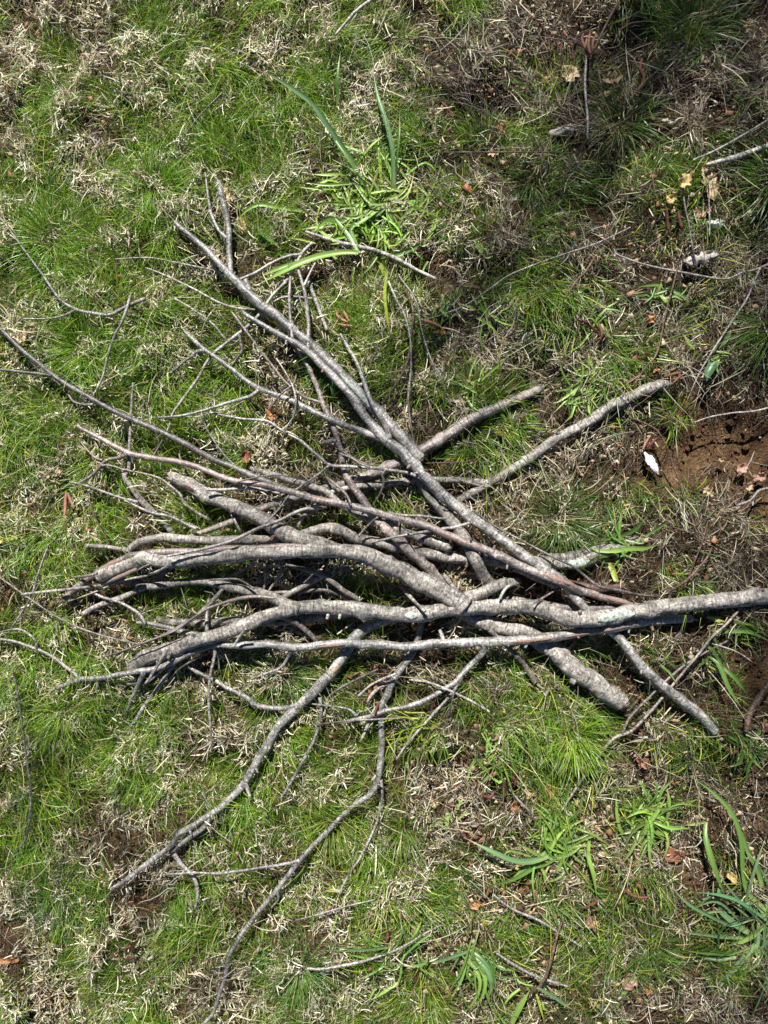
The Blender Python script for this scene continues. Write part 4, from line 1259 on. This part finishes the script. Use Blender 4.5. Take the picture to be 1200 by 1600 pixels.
    plant('short flat light green leaf bending over a dark leaf, left of the drooping bluish blades', (704, 1280), [
        ('705,1274,10 690,1282,13 672,1290,12 652,1299,4', GL), ('700,1270,8 698,1285,9 703,1300,6', GL), ('704,1300,7 690,1290,8 683,1288,4', GS)], extra=4, extra_len=25, colr=GL)
    plant('weeping broad grass plant leaning right near the foot of the picture', (738, 1490), [
        ('735,1485,7 755,1500,8 770,1522,7 776,1550,3', GS), ('738,1490,7 760,1515,9 768,1543,8 760,1565,3', GS), ('740,1495,7 758,1530,8 752,1560,7 735,1580,3', GL), ('735,1500,7 750,1535,7 740,1565,7 716,1592,3', GL),
        ('735,1485,6 710,1495,8 690,1502,8 672,1503,3', GS), ('735,1487,6 715,1480,7 690,1480,3', GB), ('736,1484,6 742,1500,8 738,1510,7', GD)], extra=30, extra_len=80, extra_w=4.5, colr=GB, heading=1.1, spread=0.9, scat=16)
    plant('grass plant with two flat blades pointing left near the foot of the picture', (625, 1490), [
        ('605,1479,8 575,1482,10 535,1485,9 496,1485,3', GS), ('612,1492,6 585,1496,8 555,1492,7 530,1488,3', GL), ('628,1532,4 605,1548,6 582,1563,3', GL), ('585,1545,4 575,1565,5 568,1583,3', GL),
        ('640,1470,4 650,1455,5 660,1435,3', GL), ('625,1500,4 627,1520,5 620,1545,3', GB)], extra=16, extra_len=60, extra_w=4.5, colr=GB)
    plant('pointed blade of bluish grass rising from litter at the foot of the picture', (962, 1574), [('961,1574,8 970,1556,11 983,1535,11 1001,1503,3', GS), ('950,1588,8 936,1573,9 922,1562,4', GS)], extra=2, extra_len=30, colr=GS)
    plant('yellow green blades standing where two twigs cross at the foot of the picture', (838, 1545), [('799,1600,9 812,1575,11 828,1547,6', GL), ('838,1540,5 860,1553,7 885,1572,7 900,1580,3', GS), ('835,1545,4 842,1568,6 850,1595,4', GY), ('812,1545,4 800,1555,5 788,1570,3', GL)], extra=5, extra_len=35, colr=GL)
    plant('bent broad leaves of grass growing over the end of the lichen crusted log', (968, 850), [
        ('924,855,4 935,861,6 951,861,8 975,858,9 990,857,9 1010,857,9 1032,850,4', GL), ('970,859,8 960,862,8 945,862,6', GY), ('963,908,9 958,892,12 951,875,7', GY), ('965,840,6 985,832,9 997,824,9 1012,805,4', GD),
        ('960,845,6 950,835,7 940,822,3', GB), ('1008,838,5 1030,825,6 1048,812,3', GB), ('962,838,7 968,820,8 972,805,4', GB)], extra=20, extra_len=55, extra_w=5, colr=GB)
    plant('bright curved grass blades growing beside the cut rod at the right', (912, 605), [
        ('915,592,5 935,592,7 955,597,7 975,603,7 996,608,3', GL), ('930,612,5 950,612,7 975,604,4', GL), ('900,625,5 892,650,6 880,662,3', GL), ('900,610,6 912,590,6 920,570,3', GL)], extra=26, extra_len=42, extra_w=5, colr=GL)
    plant('looped grass blade in brown litter above the cut rod at the right', (930, 500), [('927,510,4 935,495,5 948,483,6 965,485,6 990,497,3', GB), ('925,515,4 905,540,5 880,552,3', GL)], extra=8, extra_len=40, extra_w=4, colr=GL)
    plant('small grass plant with short spread leaves right of the upper catkins', (1030, 462), [
        ('1027,455,7 1035,440,8 1028,437,4', GL), ('1030,460,7 1040,470,8 1048,482,4', GL), ('1024,462,6 1005,460,7 985,462,4', GB), ('1035,455,6 1050,452,7 1068,448,3', GB)], extra=12, extra_len=38, extra_w=6, colr=GB)
    plant('thin arched grass blade over brown litter above the cut rods', (845, 495), [('835,500,3 860,485,5 880,477,6 902,465,3', GB)], extra=5, extra_len=45, colr=GB)
    plant('plantain like plant with two oval dark green leaves at the right', (1122, 556), [
        ('1120,545,6 1130,532,16 1138,520,14 1142,510,4', GD), ('1120,560,6 1114,570,18 1108,582,17 1104,596,4', (0.055, 0.14, 0.05)), ('1085,545,5 1075,535,8 1068,522,4', GL)], extra=8, extra_len=28, extra_w=6, colr=GL)
    plant('grass plant with long dark blades leaning over bare soil at the lower right', (1115, 1015), [
        ('1104,964,5 1118,968,8 1134,971,4', GY), ('1140,970,6 1155,973,9 1172,978,10 1203,988,5', GB), ('1120,988,6 1150,986,9 1174,988,8 1205,1003,4', GB), ('1106,1022,9 1122,1036,10 1132,1058,9 1142,1080,8 1160,1108,3', GB),
        ('1125,1038,6 1145,1055,8 1158,1070,7 1168,1085,3', GB), ('1100,1030,3 1110,1042,4 1125,1050,5 1140,1054,3', GY), ('1125,1060,4 1105,1066,6 1085,1074,3', GB)], extra=8, extra_len=45, extra_w=6, colr=GB)
    plant('small starry grass plant at the right edge below the dark bark strip', (1168, 1168), [
        ('1166,1166,6 1150,1155,8 1130,1148,4', GB), ('1168,1170,6 1190,1168,8 1212,1172,4', GB), ('1170,1165,6 1185,1145,7 1196,1125,3', GB), ('1168,1175,5 1180,1190,7 1195,1205,3', GL)], extra=16, extra_len=45, extra_w=6, colr=GD)
    plant('two leafed bluish grass sprout on the thick tuft below the ring barked log', (920, 1118), [('919,1120,6 895,1122,9 870,1128,8 852,1136,3', GS), ('920,1112,7 935,1122,10 952,1134,4', GL)], extra=3, extra_len=20, colr=GL)
    plant('broad dark blade standing in the shade beside the grey pole', (1042, 1030), [('1046,1040,6 1042,1025,9 1036,1010,5', GB), ('1030,1095,4 1020,1090,5 1012,1080,3', GB), ('1058,1090,5 1048,1088,7 1030,1092,3', GB)], extra=5, extra_len=35, colr=GD)
    plant('thin light blades of grass crossing above the brown cut rod', (737, 607), ['727,617,4 748,597,5 767,580,6 785,565,6 798,549,3', ('735,598,4 750,590,5 790,575,3', GL)], extra=14, extra_len=45, extra_w=4.5, colr=GL)
    plant('arched blades of grass below the long thin upper right twig', (762, 495), [('763,488,5 778,497,6 800,500,4', GB)], extra=16, extra_len=48, extra_w=4.5, colr=GL)
    plant('short wide blades of grass beside the pinkish brown catkin', (695, 475), [('700,460,5 715,478,8 727,500,6', GB), ('690,460,6 693,480,7 694,508,4', GB)], extra=10, extra_len=36, extra_w=5, colr=GL)
    plant('single oval light green blade in the grass right of the tall broad plant', (745, 385), [('742,374,6 748,386,9 758,402,5', GL)], extra=3, extra_len=22, colr=GL)
    plant('light broad grass blades beside the orange catkin at the left edge', (8, 660), [('5,665,5 6,645,6 10,630,3', GL), ('0,640,6 6,650,7 12,668,4', GY)], extra=10, extra_len=38, extra_w=4, colr=GL)
    plant('spreading blades of bright grass just below the slim hanging twig', (250, 1130), [], extra=26, extra_len=40, extra_w=3.5, colr=GL)
    plant('wiry light grass plant in the litter right of the drooping twig', (660, 1130), [], extra=32, extra_len=55, extra_w=3.2, colr=GY, heading=2.0, spread=2.0)
    plant('pale grass plant below the left end of the pale forked stick', (770, 1200), [('745,1185,5 735,1200,6 730,1225,4', GL), ('770,1180,5 750,1190,7 735,1202,4', GL)], extra=18, extra_len=45, extra_w=5, colr=GL)
    plant('light green grass plant at the edge of the shade right of the drooping side shoot', (775, 1150), [], extra=34, extra_len=60, extra_w=4.5, colr=GL, heading=0.6, spread=1.8)


plant_all()


# ------------------------------------------------------------------ dense round tufts of fine grass that stand out one by one
def tuft(label, cx, cy, rad, n, Lpx, colr, leanx=0.0, leany=0.0, w=0.0011):
    k = K * CAM_H
    x0, y0 = at(cx, cy, 0.0)
    th = rng.uniform(0, 2 * math.pi, n)
    rr = np.abs(rng.normal(0, rad * 0.55, n)) * k
    bx = x0 + np.cos(th) * rr
    by = y0 + np.sin(th) * rr
    vx = np.cos(th) + leanx + rng.normal(0, 0.45, n)
    vy = np.sin(th) + leany + rng.normal(0, 0.45, n)
    az = np.arctan2(vy, vx)
    L = Lpx * k * rng.uniform(0.55, 1.25, n)
    e0 = rng.uniform(0.6, 1.45, n)
    e1 = e0 - rng.uniform(0.6, 1.9, n)
    z = gh(bx, by) + 0.002
    _, V = ribbons(np.stack([bx, by, z], -1), az, L, w * rng.uniform(0.7, 1.4, n), e0, e1, rng.normal(0, 0.3, n), 6, (0.85, 1, 1, 0.9, 0.65, 0.1), rng.normal(0, 0.5, n))
    floor_clip(V, 0.003)
    c = np.array(colr) * rng.uniform(0.65, 1.35, (n, 1))
    dead = rng.random(n) < 0.10
    c[dead] = np.array([0.40, 0.33, 0.18]) * rng.uniform(0.7, 1.1, (dead.sum(), 1))
    cc = np.repeat(c[:, None], 12, axis=1)
    o = mesh_np('grass_tuft', V.reshape(-1, 3), ribbon_faces(n, 6), M_GRASS, col=cc.reshape(-1, 3), loc=(x0, y0, float(gh(x0, y0))))
    tag(o, label, 'grass tuft')


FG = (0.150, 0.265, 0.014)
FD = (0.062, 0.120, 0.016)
tuft('round tuft of bright wiry grass at the top middle', 610, 62, 26, 260, 48, FG, 0, 0.2)
tuft('dark bushy tuft of long grass at the top right corner', 1075, 45, 45, 420, 85, FD, 0.1, 0.3)
tuft('dark tuft of fine grass below the lone grey stick at the upper right', 965, 195, 34, 330, 70, FD, -0.1, -0.3)
tuft('thick tuft of grass hanging down below the ring barked log', 890, 1140, 30, 520, 62, FG, 0, -0.7, 0.0014)
tuft('soft bright green tuft above the clipped end of the diagonal branch', 245, 300, 45, 750, 62, (0.135, 0.275, 0.012), 0.2, 0.3, 0.0009)
tuft('soft dense green tuft at the left below the curved twig', 90, 385, 45, 700, 58, (0.135, 0.275, 0.012), -0.2, 0, 0.0009)
tuft('soft green mat of grass right under the curved forked twig', 130, 545, 50, 800, 55, (0.135, 0.275, 0.012), -0.3, 0.1, 0.0009)
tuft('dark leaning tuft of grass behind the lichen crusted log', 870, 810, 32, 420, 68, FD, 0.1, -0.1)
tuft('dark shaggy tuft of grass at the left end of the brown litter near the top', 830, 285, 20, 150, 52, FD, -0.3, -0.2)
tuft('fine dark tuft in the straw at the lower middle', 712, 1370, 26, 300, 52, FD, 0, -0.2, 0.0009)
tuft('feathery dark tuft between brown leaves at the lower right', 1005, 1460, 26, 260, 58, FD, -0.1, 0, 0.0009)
tuft('wiry tuft of long yellow green grass below the drooping slender branch', 520, 1270, 28, 260, 60, (0.14, 0.2, 0.025), 0, -0.3)
tuft('long bladed tuft between the slender branch and its thin hanging shoot', 630, 1290, 26, 240, 58, (0.10, 0.16, 0.022), 0.1, -0.5)
tuft('long dark tuft draping over the soil at the right edge', 1195, 520, 28, 240, 90, FD, -0.3, -0.8, 0.0013)
tuft('tuft of dark long grass beside the weathered stick at the right edge', 1195, 290, 30, 160, 85, FD, -0.7, -0.2, 0.0022)
tuft('leaning tuft of dark grass right of the thin long upper right twig', 830, 460, 24, 170, 58, FG, 0, -0.5, 0.0012)
tuft('bright fanned tuft of grass at the left below the long thin shoot', 105, 1105, 32, 320, 55, FG, 0.2, 0.1, 0.0011)
tuft('fine dark green tuft left of the pale crooked twig at the lower left', 95, 1395, 40, 420, 62, (0.06, 0.13, 0.025), -0.2, -0.1, 0.001)
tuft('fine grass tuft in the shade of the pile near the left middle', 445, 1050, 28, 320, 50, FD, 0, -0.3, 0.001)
tuft('green tuft growing under the forked upright twigs above the pole', 520, 575, 28, 360, 52, (0.06, 0.135, 0.02), 0.1, 0.1, 0.001)
tuft('soft green tuft at the lower middle left beside the drooping twig', 470, 1500, 42, 480, 58, (0.075, 0.155, 0.022), -0.2, -0.2, 0.001)


# ------------------------------------------------------------------ catkins
def catkin(label, P, mat=None, group=None):
    P = [(a, b_, c_ * 0.78) for a, b_, c_ in parse(P)]
    _seed[0] += 1
    g = np.random.default_rng(_seed[0])
    C, r, s = path3d(P, HMAP, sag=0.9)
    C[:, 2] += 0.001
    t = s / s[-1]
    r = r * np.clip(np.minimum(t * 9 + 0.35, (1 - t) * 6 + 0.25), 0, 1)
    # many small scales: resample finely and ripple the radius
    n = max(24, int(s[-1] / 0.0008))
    u = np.linspace(0, s[-1], n)
    C2 = np.stack([np.interp(u, s, C[:, k]) for k in range(3)], -1)
    r2 = np.interp(u, s, r)
    V, F, B, T = tube(C2, r2, 10, _seed[0], knots=False)
    n0 = n * 10
    th = np.tile(np.arange(10) / 10 * 2 * math.pi, n)
    ph = np.repeat(u, 10)
    bump = 1 + 0.22 * np.sin(ph / 0.0017 * 2 * math.pi * 0.5 + (np.tile(np.arange(10) % 2, n)) * math.pi)
    ctr = np.repeat(C2, 10, axis=0)
    V[:n0] = ctr + (V[:n0] - ctr) * bump[:, None]
    x, y = at(P[0][0], P[0][1], 0.01)
    o = mesh_np('catkin', V, F, mat or M_CATKIN, smooth=True, loc=(x, y, float(gh(x, y))))
    tag(o, label, 'catkin', group)


CG = 'fallen catkins scattered in the straw'
for lab, P, m in (
    ('dark red brown left catkin at the head of the short grey stick', '922,86,8 914,75,9 909,62,7 912,52,5', None),
    ('dark red brown middle catkin at the head of the short grey stick', '922,84,8 919,72,9 920,60,7 922,50,4', None),
    ('red brown catkin at the head of the short grey stick, right one of its cluster', '926,82,7 926,68,8 930,56,5', None),
    ('long dark brown curved catkin below the dark tuft at the top right', '1003,92,8 1000,108,9 1006,122,9 1000,138,6', None),
    ('dark brown catkin lying beside the long curved catkin at the top right', '992,145,7 1004,134,8 1012,120,5', None),
    ('arched dark brown catkin on the straw left of the top right tuft', '968,48,6 985,38,8 1004,36,6', None),
    ('orange pink catkin, left arm of the bright bent pair above the pole', '544,504,6.5 535,500,7 527,493,7 525,483,5', M_CATKIN2),
    ('orange pink catkin, right arm of the bright bent pair above the pole', '546,502,6 541,494,7 535,483,5', M_CATKIN2),
    ('straight orange pink catkin lying under the bright bent pair', '552,510,5 540,509,6.5 525,506,4.5', M_CATKIN2),
    ('pinkish brown catkin in green grass right of the bright bent pair', '656,499,6 668,503,9 680,507,9 690,512,5', M_CATKIN2),
    ('grey pink catkin hanging in the pale straw at the left, left one of two', '104,768,6 103,783,8.5 102,800,7 100,808,4', M_CATKIN2),
    ('grey pink catkin hanging in the pale straw at the left, right one of two', '106,770,6 111,782,8 116,795,5', M_CATKIN2),
    ('hooked dark red catkin at the tip of the grey cut rod', '1036,590,7 1048,586,8 1060,583,8 1062,588,8 1050,600,6', None),
    ('short dark red catkin left of the grey cut rod', '975,600,6 988,594,8 1000,586,6', None),
    ('pink brown catkin just above the white flake on the soil, left one of two', '1004,702,5 1010,690,7 1017,680,5', M_CATKIN2),
    ('brown catkin just above the white flake on the soil, right one of two', '1011,700,5 1020,691,7 1027,683,5', None),
    ('dark brown catkin standing in litter left of the white husk', '1040,325,7 1041,340,9 1044,356,8 1048,368,5', None),
    ('ridged dark catkin in litter close left of the white husk', '1060,328,6 1061,342,8.5 1065,358,7', None),
    ('dark red brown catkin in chips at the lower right, upright one', '787,1216,8 788,1230,10 789,1246,6', None),
    ('dark red brown catkin lying flat in chips at the lower right', '752,1242,7 765,1246,9 772,1238,6', None),
    ('dark catkin beside the upright one in chips at the lower right', '799,1212,8 805,1220,10 803,1230,6', None),
    ('dull brown curved catkin on the bare patch below the terracotta leaf', '972,1388,5 985,1397,7 1000,1402,7 1015,1401,4', None),
    ('curled dark brown catkin beside the pale leaf at the lower right', '905,1420,6 920,1415,8 932,1408,8 928,1402,5', None),
    ('dark brown catkin in the straw near the lower left corner', '195,1485,7 203,1478,9 212,1490,7', None),
    ('thin brown catkin in the straw near the foot at the left', '194,1498,5 205,1497,6 214,1494,4', None),
    ('dark catkin standing upright in the straw near the lower middle', '604,1450,7 606,1463,9 602,1474,6', None),
    ('dark red catkin in brown straw at the middle top', '690,160,7 700,172,9 708,186,6', None),
    ('brown catkin lying in brown straw under the upper right tuft', '720,290,6 728,298,9 738,305,6', None),
    ('dark catkin in shade beneath the brown slanting stem at the upper right', '903,500,6 918,505,8 932,520,6', None),
    ('dark brown catkin leaning on the left catkin of the slanting stem', '935,505,7 940,518,8 938,532,5', None),
    ('dark brown hanging catkin in the grass left of the pole and above the side fork', '457,685,7 451,695,9 447,705,6', None),
    ('short brown catkin in a straw gap under the side shoot of the front branch', '594,1095,5 589,1102,7 585,1110,5', None),
):
    catkin(lab, P, m, CG)


# ------------------------------------------------------------------ dry leaves, chips, husk and flake
def leaf(label, cx, cy, Lpx, Wpx, ang, colr, curl=0.4, name='dry_leaf', cat='leaf', mat=None, thick=0.0006, lobes=0.0, zoff=0.009):
    _seed[0] += 1
    g = np.random.default_rng(_seed[0])
    x0, y0 = at(cx, cy, 0.01)
    k = K * CAM_H * (1.0 if mat else 0.8)
    nu, nv = 13, 9
    u = np.linspace(-1, 1, nu)
    V = np.zeros((nu, nv, 3))
    ca, sa = math.cos(ang), math.sin(ang)
    pa, pb = g.uniform(0, 6, 2)
    for i in range(nu):
        prof = (1 - abs(u[i]) ** 2.2) ** 0.6 if abs(u[i]) < 1 else 0.03
        prof = max(prof, 0.05) * (1 + 0.2 * g.normal() + (0.12 + lobes) * math.cos(u[i] * 8 + pa))
        for j in range(nv):
            v = (j / (nv - 1) - 0.5) * 2
            a = u[i] * Lpx / 2 * k * (1 + 0.05 * g.normal())
            b = v * prof * Wpx / 2 * k
            zz = curl * (v * v * Wpx * 0.35 + u[i] ** 2 * Lpx * 0.16 * math.sin(pa)) * k + 0.0022 * math.sin(4 * u[i] + pb + 2 * v) + g.normal() * 0.0009 - 0.0008 * (abs(v) < 0.05)
            V[i, j] = (x0 + a * ca - b * sa, y0 + a * sa + b * ca, zz)
    top = sample_h(HMAP, np.array([x0]), np.array([y0]), np.array([0.004]))[0]
    V[..., 2] += max(top, float(gh(x0, y0)) + 0.004) + zoff - 0.004
    lo = V.copy()
    lo[..., 2] -= thick
    lo[1:-1, 1:-1, :2] += 0
    A = V.reshape(-1, 3)
    Bv = lo.reshape(-1, 3)
    n = nu * nv
    i, j = np.meshgrid(np.arange(nu - 1), np.arange(nv - 1), indexing='ij')
    q = (i * nv + j).ravel()
    F1 = np.stack([q, q + nv, q + nv + 1, q + 1], -1)
    F2 = F1[:, ::-1] + n
    rim = list(range(0, nv)) + [r * nv + nv - 1 for r in range(1, nu)] + [(nu - 1) * nv + c for c in range(nv - 2, -1, -1)] + [r * nv for r in range(nu - 2, 0, -1)]
    rim = np.array(rim)
    nx = np.roll(rim, -1)
    F3 = np.stack([rim, nx, nx + n, rim + n], -1)
    col = np.array(colr)[None] * g.uniform(0.85, 1.12, (2 * n, 1))
    o = mesh_np(name, np.vstack([A, Bv]), np.vstack([F1, F2, F3]), mat or M_LEAF, col=col, smooth=True, loc=(x0, y0, float(gh(x0, y0))))
    tag(o, label, cat)


OR = (0.33, 0.145, 0.05)
TC = (0.22, 0.085, 0.05)
PK = (0.30, 0.17, 0.12)
YL = (0.42, 0.30, 0.12)
TN = (0.36, 0.255, 0.15)
RB = (0.20, 0.07, 0.04)
for lab, cx, cy, L, W, a, c, lob in (
    ('small bright orange curled leaf in straw at the lower middle right', 742, 1416, 24, 19, 0.5, OR, 0.15),
    ('terracotta folded leaf on the bare patch at the lower right', 1048, 1334, 44, 26, -0.25, TC, 0.0),
    ('narrow yellow tan leaf under the bent light blade at the lower right', 1138, 1364, 38, 15, -0.75, YL, 0.0),
    ('pale orange leaf piece half hidden by straw near the pointed blade', 975, 1518, 34, 26, 0.9, PK, 0.1),
    ('small orange crumpled leaf right of the pointed bluish blade', 1008, 1538, 22, 16, 0.2, OR, 0.2),
    ('orange brown strip of leaf at the lower left edge', 12, 1498, 50, 13, 0.05, OR, 0.0),
    ('pale orange curled leaf below the curled dark catkin', 922, 1433, 34, 26, 0.4, PK, 0.15),
    ('red brown leaf lying in the shade under the ring barked log', 832, 1022, 24, 18, 0.9, RB, 0.1),
    ('dull orange leaf at the lower right beside the pale forked stick', 1002, 1188, 30, 20, -0.9, TC, 0.1),
    ('small orange leaf at the broken tip of the grey pole', 1138, 1166, 22, 14, -0.3, TC, 0.1),
    ('long tan leaf standing in litter above the white husk', 1098, 296, 70, 24, 1.9, TN, 0.0),
    ('pink folded leaf left above the white husk', 1092, 335, 38, 22, 0.6, PK, 0.0),
    ('yellow torn leaf left of the long tan leaf', 1055, 300, 32, 20, 1.1, YL, 0.25),
    ('yellow brown leaf flake below the ridged dark catkin', 1040, 320, 24, 16, 0.6, YL, 0.2),
    ('pinkish leaf at the right edge beside the weathered stick', 1190, 318, 44, 18, 0.45, PK, 0.0),
    ('ragged tan leaf in straw left of the lone grey stick', 890, 120, 36, 26, 1.0, TN, 0.3),
    ('pale yellow leaf beside the dark fine tuft at the upper right', 955, 125, 34, 20, 0.3, TN, 0.2),
    ('pink stone like leaf on the soil at the right edge', 1168, 731, 26, 20, 0.8, PK, 0.0),
    ('second pink leaf on the soil, right at the edge of the picture', 1195, 745, 30, 16, 0.2, PK, 0.0),
    ('tiny tan leaf on the bare soil', 1134, 718, 14, 8, 0.3, TN, 0.1),
    ('ragged cream leaf at the bottom of the bare soil', 1112, 768, 22, 16, -0.6, TN, 0.35),
    ('pale tan leaf at the right edge of the bare soil', 1180, 760, 20, 13, 1.4, TN, 0.2),
    ('orange tan leaf above the grey cut rod', 1020, 579, 22, 12, 0.5, OR, 0.1),
    ('orange tan leaf standing in straw above the small spread grass plant', 1014, 500, 20, 14, 1.2, OR, 0.1),
    ('brown leaf at the left edge above the orange flake', 3, 545, 16, 26, 0.2, RB, 0.1),
    ('cream crumpled leaf in the grass below the end of the curved twig', 45, 533, 30, 18, 0.1, TN, 0.3),
    ('tan flaky leaf in straw left of the grey pink catkins', 82, 740, 34, 14, 0.3, TN, 0.3),
    ('small orange leaf in the grass left of the rust brown stem', 141, 826, 14, 10, 0.2, OR, 0.1),
    ('two toned orange leaf in the left lawn near the edge', 14, 843, 18, 11, 0.5, YL, 0.2),
    ('yellow tan leaf in straw beside the upright fork of the diagonal branch', 380, 357, 18, 26, 0.3, YL, 0.1),
    ('tan leaf fragment high beside the tip of the upright fork', 362, 315, 14, 24, 0.3, TN, 0.2),
    ('dark red brown leaf under the long dark smooth branch', 388, 715, 18, 26, -0.2, RB, 0.2),
    ('orange brown leaf above the side fork at the left middle', 425, 650, 14, 26, 0.5, OR, 0.1),
    ('pale leaf lying in shade between the thick arms and the lichen branch', 575, 905, 36, 14, 0.1, TN, 0.2),
    ('orange bit of leaf left of the fine level twig end', 611, 1145, 14, 10, 0.4, OR, 0.1),
    ('small pink leaf in chips left of the red brown catkins', 712, 1227, 16, 18, 0.4, PK, 0.1),
    ('orange chip like leaf below the short brown stick', 806, 1258, 24, 20, 0.3, OR, 0.2),
    ('tan chip like leaf beside the upright dark catkin of the lower right', 826, 1238, 20, 16, 0.9, TN, 0.2),
    ('oval tan leaf in straw above the flat light green leaf', 675, 1250, 10, 16, 0.3, TN, 0.0),
    ('yellow chip at the foot of the dark catkins at the lower right', 816, 1208, 12, 14, 1.5, YL, 0.0),
    ('orange leaf in chips near the drooping bluish blades', 860, 1232, 24, 22, 0.2, OR, 0.3),
    ('small orange leaf by the pinkish brown catkin', 690, 520, 10, 14, 0.2, OR, 0.1),
    ('cream leaf in dry straw under the brown slanting stem', 910, 605, 20, 12, -0.7, TN, 0.2),
    ('brown oak like leaf piece in shade at the upper middle', 785, 197, 20, 18, 0.3, RB, 0.3),
    ('orange brown leaf flake below the brown catkin at the upper middle', 728, 302, 22, 12, -0.6, OR, 0.1),
    ('tan leaf half under straw beside the level brown twig at the upper right', 772, 233, 26, 14, 0.2, TN, 0.3),
    ('brown wide leaf flake at the right edge below the forked log', 1190, 1130, 28, 18, 0.7, RB, 0.1),
    ('faded tan leaf below the forked stick at the right edge', 1115, 1360, 20, 12, -0.2, TN, 0.1),
):
    leaf(lab, cx, cy, L, W, a, c, lobes=lob, curl=0.5)

leaf('narrow white chalky flake lying on the edge of the bare soil', 1017, 722, 44, 11, -0.98, (0.8, 0.82, 0.84), curl=-0.5, name='bark_flake', cat='bark', mat=M_WHITE, thick=0.002, zoff=0.02)
leaf('white rounded husk lying level between dry leaves at the right', 1112, 353, 42, 14, 0.1, (0.8, 0.8, 0.8), curl=-1.2, name='seed_husk', cat='husk', mat=M_WHITE, thick=0.003, zoff=0.018)
leaf('pale weathered wood chip above the small spread grass plant at the right', 1088, 410, 56, 17, 0.25, (0.6, 0.56, 0.5), curl=-0.5, name='wood_chip', cat='wood chip', mat=BARK['pale'], thick=0.003, zoff=0.018)
leaf('silvery piece of dead wood lying by the pale straw at the upper right', 882, 208, 56, 14, 0.12, (0.6, 0.56, 0.5), curl=-0.6, name='wood_chip', cat='wood chip', mat=BARK['pale'], thick=0.003, zoff=0.018)


# ------------------------------------------------------------------ unseen tree beyond the top of the picture, leaf clumps added to dapple the lawn
def shade_tree():
    hx, hy = -SUN_TO[0] / _n / math.tan(SUN_EL), -SUN_TO[1] / _n / math.tan(SUN_EL)
    base = np.array([0.9, 6.6, 0.0])
    base[2] = float(gh(base[0], base[1]))
    root = empty('tree', tuple(base))
    tag(root, 'unseen young tree beyond the top of the picture, leaves added to dapple the lawn', 'tree')
    g = np.random.default_rng(5)
    tt = np.linspace(0, 1, 60)
    C = np.stack([base[0] - 0.25 * tt + 0.05 * np.sin(tt * 7), base[1] - 0.3 * tt + 0.05 * np.sin(tt * 5 + 1), base[2] - 0.05 + 7.6 * tt], -1)
    V, F, B, T = tube(C[:, [0, 1, 2]] + 0, 0.075 * (1 - 0.85 * tt) + 0.004, 16, 4001)
    mesh_np('trunk', V, F, BARK['silver'], bark=B, smooth=True, parent=root, loc=tuple(base))
    clumps = [(1085, 40, .15, 5.2, 75), (1165, 150, .13, 4.6, 65), (1195, 330, .10, 5.0, 45), (1195, 500, .12, 5.5, 50),
              (1175, 1085, .16, 5.0, 85), (1195, 900, .10, 4.2, 35), (60, 1225, .11, 6.0, 36), (230, 1420, .14, 5.8, 40), (40, 1430, .13, 5.6, 40), (1190, 1570, .12, 4.6, 65), (300, 1560, .14, 5.2, 34)]
    LV, LF = [], []
    cnt = 0
    for k, (px, py, rad, h, nl) in enumerate(clumps):
        gx, gy = at(px, py, 0.0)
        c = np.array([gx + hx * h, gy + hy * h, h])
        t0 = np.clip((h - 1.6 + g.uniform(-0.4, 0.2)) / 7.6, 0.2, 0.9)
        s = C[int(t0 * 59)]
        u = np.linspace(0, 1, 40)[:, None]
        mid = (s + c) / 2 + np.array([g.normal(0, 0.12), g.normal(0, 0.12), 0.25])
        P = (1 - u) ** 2 * s + 2 * u * (1 - u) * mid + u * u * (c + (c - s) * 0.06)
        V, F, B, T = tube(P, 0.019 * (1 - 0.85 * u[:, 0]) + 0.002, 8, 4100 + k)
        mesh_np('limb', V, F, BARK['silver'], bark=B, smooth=True, parent=root, loc=tuple(base))
        for q in range(nl):
            o = g.normal(0, 1, 3)
            o = o / np.linalg.norm(o) * rad * g.random() ** 0.45 * 1.25
            o[2] *= 0.7
            a, b2 = g.uniform(0.012, 0.026), g.uniform(0.008, 0.016)
            e1 = g.normal(0, 1, 3)
            e1 /= np.linalg.norm(e1)
            e2 = np.cross(e1, g.normal(0, 1, 3))
            e2 /= np.linalg.norm(e2)
            m_ = c + o
            LV.append(np.stack([m_ - e1 * a, m_ - e2 * b2 + e1 * a * 0.1, m_ + e1 * a, m_ + e2 * b2 + e1 * a * 0.1]))
            LF.append(np.arange(4) + cnt)
            cnt += 4
    col = np.tile(np.array([0.09, 0.17, 0.03]), (cnt, 1))
    mesh_np('shade_foliage', np.vstack(LV), np.array(LF), M_GRASS, col=col, parent=root, loc=tuple(base))


shade_tree()
